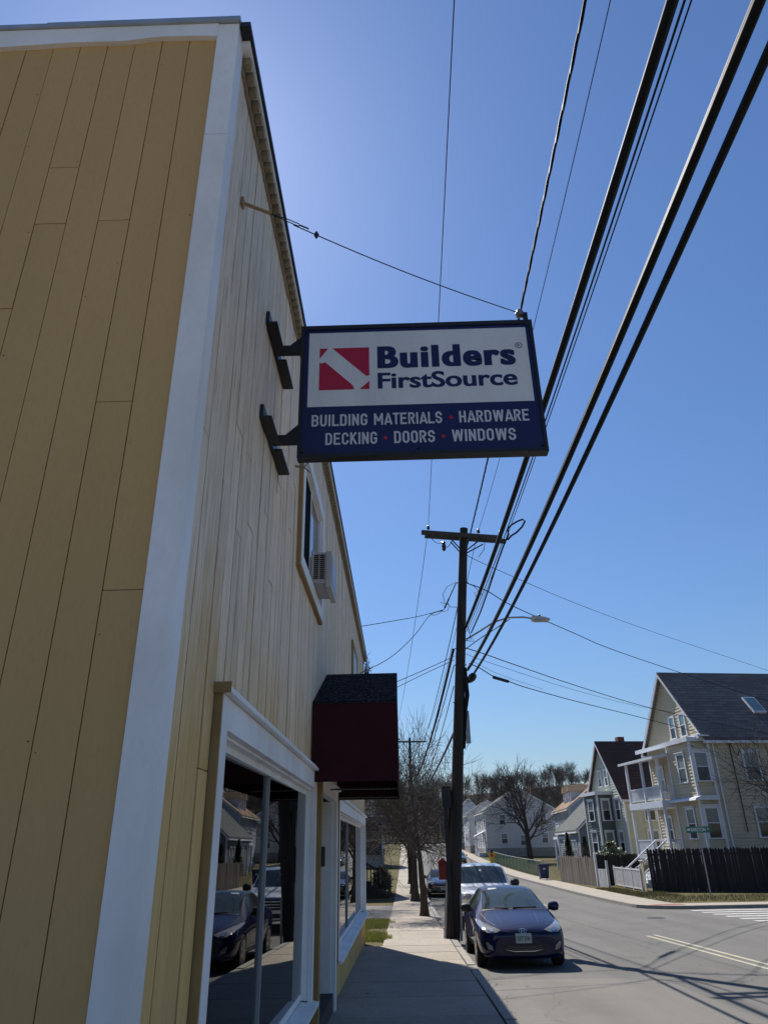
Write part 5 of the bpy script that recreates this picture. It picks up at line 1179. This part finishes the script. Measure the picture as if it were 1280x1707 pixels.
for v in (2, 5, 7.5): house_window(bb, F9['front'], v, 2.0, .9, 1.4, hood=False)

# ================================================================== fences
def picket_fence(name, label, p0, p1, h, w, mat, gap=.004, jag=.04, thick=.022, rails=True, group=None, railmat=None, dog=True):
    P0, P1 = Vector(p0), Vector(p1); L = (P1-P0).length; d = (P1-P0)/L; ang = math.atan2(d.y, d.x)
    t = thing(name, label, 'fence', (p0[0], p0[1], zg(p0[1])), group); n = int(L/w); key = mat.name+'_pk%.2f' % w
    me = MB().prism([(-w/2+gap/2, -thick/2, 0), (w/2-gap/2, -thick/2, 0), (w/2-gap/2, -thick/2, .95), (0, -thick/2, 1.0), (-w/2+gap/2, -thick/2, .95)], (0, thick, 0)).mesh('picket'); me.materials.append(mat)
    for k in range(n):
        p = P0 + d*(w*(k+.5)); o = bpy.data.objects.new('picket', me); COL.objects.link(o); o.parent = t
        hh = h + rng.uniform(-jag, jag); o.location = Vector((p.x, p.y, zg(p.y)-.06)) - BASE[t.name]; o.rotation_euler = (rng.uniform(-.012,.012), rng.uniform(-.012,.012), ang); o.scale = (1,1,hh)
    if rails:
        nrm = Vector((-d.y, d.x, 0))*.04; mb = MB()
        for zz in (.35, h-.4): mb.bar(Vector((p0[0],p0[1],zg(p0[1])+zz))+nrm, Vector((p1[0],p1[1],zg(p1[1])+zz))+nrm, .04, .09)
        part('rail', mb, railmat or mat, t)
    return t
picket_fence('stockade_fence', 'tall dark stained stockade fence in front of the cream corner house', (14.3,46.7), (27.0,40.2), 2.28, .155, mt['fence_dark'])
picket_fence('board_fence', 'weathered grey board fence along the far sidewalk', (11.97,61.3), (12.82,53.4), 1.82, .21, mt['fence_grey'], jag=.05)
picket_fence('board_fence', 'dark board fence set back between the two gates', (13.2,55.4), (16.6,56.0), 1.95, .17, mt['fence_dark'])
picket_fence('low_gate', 'low white picket gate between tall posts beside weathered fence', (12.84,53.2), (13.08,51.7), 1.12, .11, mt['fence_white'], gap=.02, jag=.0)
for (x_, y_, h_, lb) in ((12.83,53.35,1.95,'taller white gate post where the weathered fence ends'),(13.1,51.6,1.55,'shorter white gate post beside the gap in the fence')):
    single('gate_post', MB().box(x_-.07,x_+.07,y_-.07,y_+.07,zg(y_)-.05,zg(y_)+h_), mt['fence_white'], lb, 'gate post', (x_, y_, zg(y_)), 'posts of the low white gate')
lt = thing('lattice_fence', 'low white lattice fence in front of the cream house steps', 'fence', (14.0, 50, zg(50)))
zl = zg(50); a0, a1 = 53.4, 47.6
fr_ = MB()
for yq in (a0, 51.4, 49.4, a1): fr_.box(13.96, 14.06, yq-.05, yq+.05, zl-.05, zl+1.2)
fr_.box(13.97, 14.05, a1+.051, 49.349, zl+1.05, zl+1.12).box(13.97, 14.05, 49.451, 51.349, zl+1.05, zl+1.12).box(13.97, 14.05, 51.451, a0-.051, zl+1.05, zl+1.12).box(13.97,14.05,a1+.051,49.349,zl+.05,zl+.12).box(13.97,14.05,49.451,51.349,zl+.05,zl+.12).box(13.97,14.05,51.451,a0-.051,zl+.05,zl+.12)
part('frame', fr_, mt['fence_white'], lt)
la = MB(); s = a1
while s < a0 + .95:
    for sg_ in (1, -1):
        y_a, z_a, y_b, z_b = s, zl+.1, s-.95, zl+1.05
        if sg_ < 0: y_a, y_b = s-.95, s
        y_a2, y_b2 = y_a, y_b
        def clampline(ya, za, yb, zb_, lo, hi):
            out = []
            t0, t1 = 0.0, 1.0; d_ = yb-ya
            for lim, sgn in ((lo, 1), (hi, -1)):
                va, vb = (ya-lim)*sgn, (yb-lim)*sgn
                if va < 0 and vb < 0: return None
                if va < 0: t0 = max(t0, va/(va-vb))
                elif vb < 0: t1 = min(t1, va/(va-vb))
            return (ya+d_*t0, za+(zb_-za)*t0, ya+d_*t1, za+(zb_-za)*t1) if t1 > t0 else None
        c = clampline(y_a, z_a, y_b, z_b, a1+.05, a0-.05)
        if c: la.bar((14.0+.012*sg_, c[0], c[1]), (14.0+.012*sg_, c[2], c[3]), .012, .035, (1,0,0))
    s += .14
part('lattice', la, mt['fence_white'], lt)
bp = thing('fence_panel', 'short bare tan wooden panel at the corner of the dark fence', 'fence', (14.1, 47.1, zl))
for k in range(4): part('plank', MB().box(13.99+.02*k, 14.02+.02*k, 46.75+.19*k, 46.75+.19*k+.17, zl-.03, zl+1.55), mt['fence_tan'], bp)
part('cap_rail', MB().box(13.97, 14.12, 46.72, 47.52, zl+1.56, zl+1.62), mt['fence_white'], bp)
def chain(label, p0, p1, h, slat):
    P0, P1 = Vector((p0[0],p0[1],0)), Vector((p1[0],p1[1],0)); L = (P1-P0).length; d = (P1-P0)/L
    t = thing('chain_link_fence', label, 'fence', (p0[0],p0[1],zg(p0[1])))
    n = max(1, int(L/2.6)); mb = MB()
    def at(s, z): p = P0+d*s; return Vector((p.x, p.y, zg(p.y)+z))
    for k in range(n+1): part('post', MB().tube([at(L*k/n,-.05), at(L*k/n,h+.05)], .035, 6), mt['grey_metal'], t)
    part('top_rail', MB().tube([at(L*k/n,h) for k in range(n+1)], .022, 5), mt['grey_metal'], t)
    s = 0.0
    while s < L-h:
        mb.bar(at(s,.02), at(s+h-.04,h-.02), .012, .012); mb.bar(at(s+h-.04,.02), at(s,h-.02), .012, .012); s += .17
    part('mesh', mb, mt[slat], t)
chain('green chain-link fence along the far sidewalk beyond the bin', (12.2,70.5), (12.2,112), 1.25, 'chain_green')
chain('green chain-link fence running back beside the driveway of the cottage', (12.3,70.3), (22,72), 1.25, 'chain_green')
# ================================================================== street furniture
bn = thing('wheelie_bin', 'dark blue wheeled rubbish bin standing on the far sidewalk', 'bin', (11.35, 65.0, zg(65))); z_ = zg(65)
part('body', MB().add([(11.03,64.72,z_+.08),(11.67,64.72,z_+.08),(11.67,65.28,z_+.08),(11.03,65.28,z_+.08),(10.95,64.62,z_+1.05),(11.75,64.62,z_+1.05),(11.75,65.38,z_+1.05),(10.95,65.38,z_+1.05)], [(3,2,1,0),(4,5,6,7),(0,1,5,4),(1,2,6,5),(2,3,7,6),(3,0,4,7)]), mt['bin_blue'], bn)
part('lid', MB().box(10.91,11.79,64.57,65.43,z_+1.052,z_+1.14), mt['bin_blue'], bn); part('label_patch', MB().box(11.25,11.45,64.63,64.655,z_+.72,z_+.86), mt['plate'], bn)
for xq in (11.06, 11.6): part('wheel', MB().lathe((xq,65.32,z_+.12), [(.12,-.03),(.12,.03)], 12, (1,0,0)), mt['rubber'], bn)
sx_, sy_ = 14.82, 39.4; ss = thing('street_sign', 'green street name sign on a thin grey pole at the corner', 'street sign', (sx_, sy_, zg(sy_))); z_ = zg(sy_)
part('pole', MB().tube([(sx_,sy_,z_-.1),(sx_-.02,sy_,z_+2.88)], .035, 8), mt['grey_metal'], ss)
bl = part('blade', MB().box(sx_-.62,sx_+.62,sy_-.012,sy_+.012,z_+2.885,z_+3.17), mt['green_sign'], ss)
part('lettering', text_mesh('BARSTON', 1, .012, sx_-.38, z_+2.945, sy_-.016, .72, height=.17), mt['sign_text'], bl)
part('lettering', text_mesh('ST', 1, .012, sx_+.42, z_+3.0, sy_-.016, .12, height=.09), mt['sign_text'], bl)
part('emblem', MB().add([(sx_-.50+.08*math.cos(2*math.pi*k/14), sy_-.016, z_+3.03+.055*math.sin(2*math.pi*k/14)) for k in range(14)], [tuple(range(14))]), mt['sign_text'], bl)
yx, yy = 11.6, 104.0; z_ = zg(yy); ys_ = thing('warning_figure', 'yellow cut-out warning figure with red disc by the far fence', 'sign', (yx, yy, z_))
part('figure', MB().prism([(yx-.28,yy,z_+.05),(yx+.28,yy,z_+.05),(yx+.26,yy,z_+.7),(yx+.55,yy,z_+1.15),(yx+.45,yy,z_+1.35),(yx+.2,yy,z_+1.2),(yx-.2,yy,z_+1.2),(yx-.45,yy,z_+1.35),(yx-.55,yy,z_+1.15),(yx-.26,yy,z_+.7)], (0,.06,0)), mt['yellow_sign'], ys_)
part('head', MB().lathe((yx,yy-.01,z_+1.42), [(.2,0),(.2,.06)], 12, (0,1,0)), mt['door_dark'], ys_); part('disc', MB().lathe((yx,yy-.03,z_+.95), [(.2,0),(.2,.02)], 14, (0,1,0)), mt['sign_red'], ys_)

# ================================================================== trees
def grow(seed, base, h, r0, fork, spread, levels, nchild, upbias=.25, lean=(0,0), twist=.5, seglen=.5, shrink=.62, rmin=.009):
    r = random.Random(seed); trunk = MB(); crown = MB(); base = Vector(base)
    def branch(p, d, L, rad, lev, mb):
        nseg = max(2, min(6, int(L/seglen)+1)); path = [p]; dirs = [d]
        for i in range(nseg):
            d = (d + Vector((r.gauss(0,1), r.gauss(0,1), r.gauss(0,1)))*.12*twist*(1+lev*.3)*(.45 if lev == 0 else 1) + Vector((0,0,upbias*.25))).normalized(); p = p + d*(L/nseg); path.append(p); dirs.append(d)
        rads = [rad*(1-.55*i/nseg) for i in range(nseg+1)]
        mb.tube(path, rads, 8 if lev == 0 else (5 if lev == 1 else 3), lev < 2)
        if lev >= levels: return
        n = nchild[lev] if isinstance(nchild, (list, tuple)) else nchild
        for k in range(n):
            t = (fork if lev == 0 else .25) + (1-(fork if lev == 0 else .25))*((k+r.random())/n); i = min(int(t*nseg), nseg-1); f_ = t*nseg-i
            q = path[i].lerp(path[i+1], f_); dd = dirs[i+1]; a = r.uniform(0, 6.28); side = dd.orthogonal().normalized(); side.rotate(Matrix.Rotation(a, 3, dd))
            sp_ = spread*r.uniform(.7, 1.2); nd = (dd*math.cos(sp_) + side*math.sin(sp_)).normalized()
            branch(q, nd, L*shrink*r.uniform(.75, 1.15)*(1.0 if lev else 1.0), max(rmin, rads[i]*.6 if lev else rads[i]*.55), lev+1, crown)
        if lev > 0 or True: branch(path[-1], dirs[-1], L*shrink*.9, max(rmin, rads[-1]*.95), lev+1, crown)
    flare = [base + Vector((0,0,-.1)), base + Vector((0,0,.12)), base + Vector((lean[0]*.02, lean[1]*.02, .35))]
    trunk.tube(flare, [r0*1.6, r0*1.25, r0*1.05], 9)
    branch(flare[-1] - Vector((0,0,.05)), Vector((lean[0], lean[1], 1)).normalized(), h, r0, 0, trunk); return trunk, crown
def tree(label, seed, base, h, r0, group=None, **kw):
    tr, cr = grow(seed, base, h, r0, **kw); t = thing('bare_tree', label, 'tree', base, group)
    part('trunk', tr, mt['bark'], t, smooth=True); part('crown', cr, mt['twig'], t); return t
G5 = 'bare street trees along the sidewalk'
tree('leafless street tree with forked trunk, rooted at the sidewalk edge beside the dark patch', 5, (.74,30.9,zg(30.9)), 2.3, .145, G5, fork=.66, spread=.80, levels=5, nchild=[6,4,3,3,2], upbias=.22, shrink=.80, seglen=.5, rmin=.008)
tree('leafless street tree standing behind the forked one', 9, (.55,41.5,zg(41.5)), 2.4, .20, G5, fork=.6, spread=.95, levels=5, nchild=[7,4,4,3,2], upbias=.08, shrink=.76, rmin=.010)
tree('leafless street tree next to the black sedan', 11, (.55,48.5,zg(48.5)), 2.6, .19, G5, fork=.6, spread=.9, levels=4, nchild=[7,5,4,4], upbias=.12, shrink=.80, rmin=.013)
tree('small leafless street tree far along the sidewalk', 12, (.5,62.0,zg(62)), 2.8, .18, G5, fork=.6, spread=.8, levels=4, nchild=[6,5,4,3], shrink=.8, rmin=.016)
tree('leafless tree in the side yard next to the shop', 14, (-4.2,36.5,zg(36)), 2.8, .20, None, fork=.5, spread=.85, levels=4, nchild=[7,5,4,4], upbias=.1, shrink=.8, rmin=.011)
tree('large dark leafless tree in front of the plain grey house', 17, (16.7,104.5,zg(104)), 6.0, .42, None, fork=.35, spread=.75, levels=4, nchild=[9,5,4,3], upbias=.25, shrink=.66, seglen=1.0, rmin=.024)
tree('leafless tree overhanging the dark fence beside the cream house', 23, (20.9,41.6,zg(41)), 4.6, .2, None, fork=.25, spread=.8, levels=4, nchild=[10,5,4,3], upbias=.2, shrink=.66, seglen=.6, lean=(-.06,0), rmin=.009)
def leafball(label, name, c, rx, rz, n, size, mats, seed, cat='shrub', cone=False):
    r = random.Random(seed); t = thing(name, label, cat, (c[0], c[1], c[2])); clumps = []
    for mi, mat in enumerate(mats):
        mb = MB()
        for _ in range(n//len(mats)):
            z = r.random(); 
            while True:
                x, y = r.uniform(-1,1), r.uniform(-1,1)
                if x*x+y*y <= 1: break
            k = (1-z)*1.0 if cone else math.sqrt(max(0.05, 1-(2*z-.8)**2 if z > .4 else .7+.7*z)); k *= r.uniform(.75,1.12) if r.random() < .7 else r.random()
            p = Vector((c[0]+x*rx*k, c[1]+y*rx*k, c[2]+.08+z*rz)); a = Vector((r.gauss(0,1), r.gauss(0,1), r.gauss(0,.8)+.3)).normalized(); b_ = a.orthogonal().normalized(); s_ = size*r.uniform(.6,1.3)
            mb.add([p, p+a*s_*.5+b_*s_*.25, p+a*s_, p+a*s_*.5-b_*s_*.25], [(0,1,2,3)])
        part('foliage', mb, mat, t)
    part('stem', MB().tube([(c[0],c[1],c[2]-.1),(c[0],c[1],c[2]+rz*.6)], [.06,.02], 6), mt['bark'], t); return t
leafball('rounded evergreen shrub with pale leaf edges behind the board fence', 'rhododendron', (15.2,58.0,zg(58)), 1.25, 2.6, 2600, .22, [mt['shrub'], mt['shrub_pale']], 3)
leafball('dark conical evergreen beside the grey cottage', 'conifer', (17.2,82.5,zg(82)), .85, 3.4, 2600, .18, [mt['ever']], 4, 'conifer', True)
leafball('brownish conical evergreen next to the darker one by the cottage', 'conifer', (18.3,79.5,zg(80)), .85, 3.0, 2400, .18, [mt['ever'], mt['farwood']], 5, 'conifer', True)
for k, yq in enumerate((49.8, 51.2, 52.6)): leafball(('clipped dark hedge shrub growing right beside the front steps','clipped dark hedge shrub between its two neighbours','clipped dark hedge shrub at the end away from the steps')[k], 'hedge_shrub', (-1.45,yq,zg(yq)), .75, 1.35, 1500, .12, [mt['ever']], 30+k)
for o_ in [o for o in bpy.data.objects if o.name.startswith('hedge_shrub')]: o_['group'] = 'hedge past the front steps'
tr, cr = grow(41, (16.3,69.5,zg(69)), .8, .06, fork=.2, spread=.6, levels=3, nchild=[10,6,4], upbias=.4, shrink=.9, seglen=.4)
t = thing('bare_shrub', 'leafless twiggy shrub in front of the grey cottage', 'shrub', (16.3,69.5,zg(69))); part('stem', tr, mt['bark'], t); part('twigs', cr, mt['twig'], t)

# ---- wooded hill in the distance
def simple_tree(seed):
    r = random.Random(seed); mb = MB()
    def br_(p, d, L, rad, lev):
        q = p + d*L; mb.tube([p, q], [rad, rad*.5], 3, False)
        if lev >= 4: return
        for k in range(5 if lev == 0 else 4):
            t = .35+.65*(k+r.random())/(5 if lev == 0 else 4); s = d.orthogonal().normalized(); s.rotate(Matrix.Rotation(r.uniform(0,6.28), 3, d)); a = r.uniform(.35,.8)
            br_(p.lerp(q, t), (d*math.cos(a)+s*math.sin(a)+Vector((0,0,.15))).normalized(), L*r.uniform(.55,.75), max(.03, rad*.5), lev+1)
    br_(Vector((0,0,-.5)), Vector((0,0,1)), 5.5, .20, 0)
    return np.array(mb.v), np.array([f for f in mb.f])
var = [simple_tree(s) for s in (1,2,3,4)]; r_ = random.Random(77); VV = []; FF = []; nv = 0
for k in range(430):
    y = r_.uniform(222, 350); x = -.07*y + r_.random()*.40*y; s = r_.uniform(.65, 1.1); a = r_.uniform(0, 6.28); v, f = var[r_.randrange(4)]
    c_, s_ = math.cos(a)*s, math.sin(a)*s; P = np.stack([v[:,0]*c_-v[:,1]*s_+x, v[:,0]*s_+v[:,1]*c_+y, v[:,2]*s+zg(y)+hill_h(x,y)], 1); VV.append(P); FF.append(f+nv); nv += len(P)
VV = np.concatenate(VV); FF = np.concatenate(FF); me = bpy.data.meshes.new('wood')
me.vertices.add(len(VV)); me.vertices.foreach_set('co', VV.ravel()); me.loops.add(FF.size); me.loops.foreach_set('vertex_index', FF.ravel().astype(np.int32)); me.polygons.add(len(FF)); me.polygons.foreach_set('loop_start', np.arange(0, FF.size, 4, dtype=np.int32)); me.update(calc_edges=True); me.validate()
wo = bpy.data.objects.new('distant_wood', me); COL.objects.link(wo); me.materials.append(mt['farwood']); tag(wo, 'brown leafless wood covering the distant hill behind the houses', 'wood', None, 'stuff')
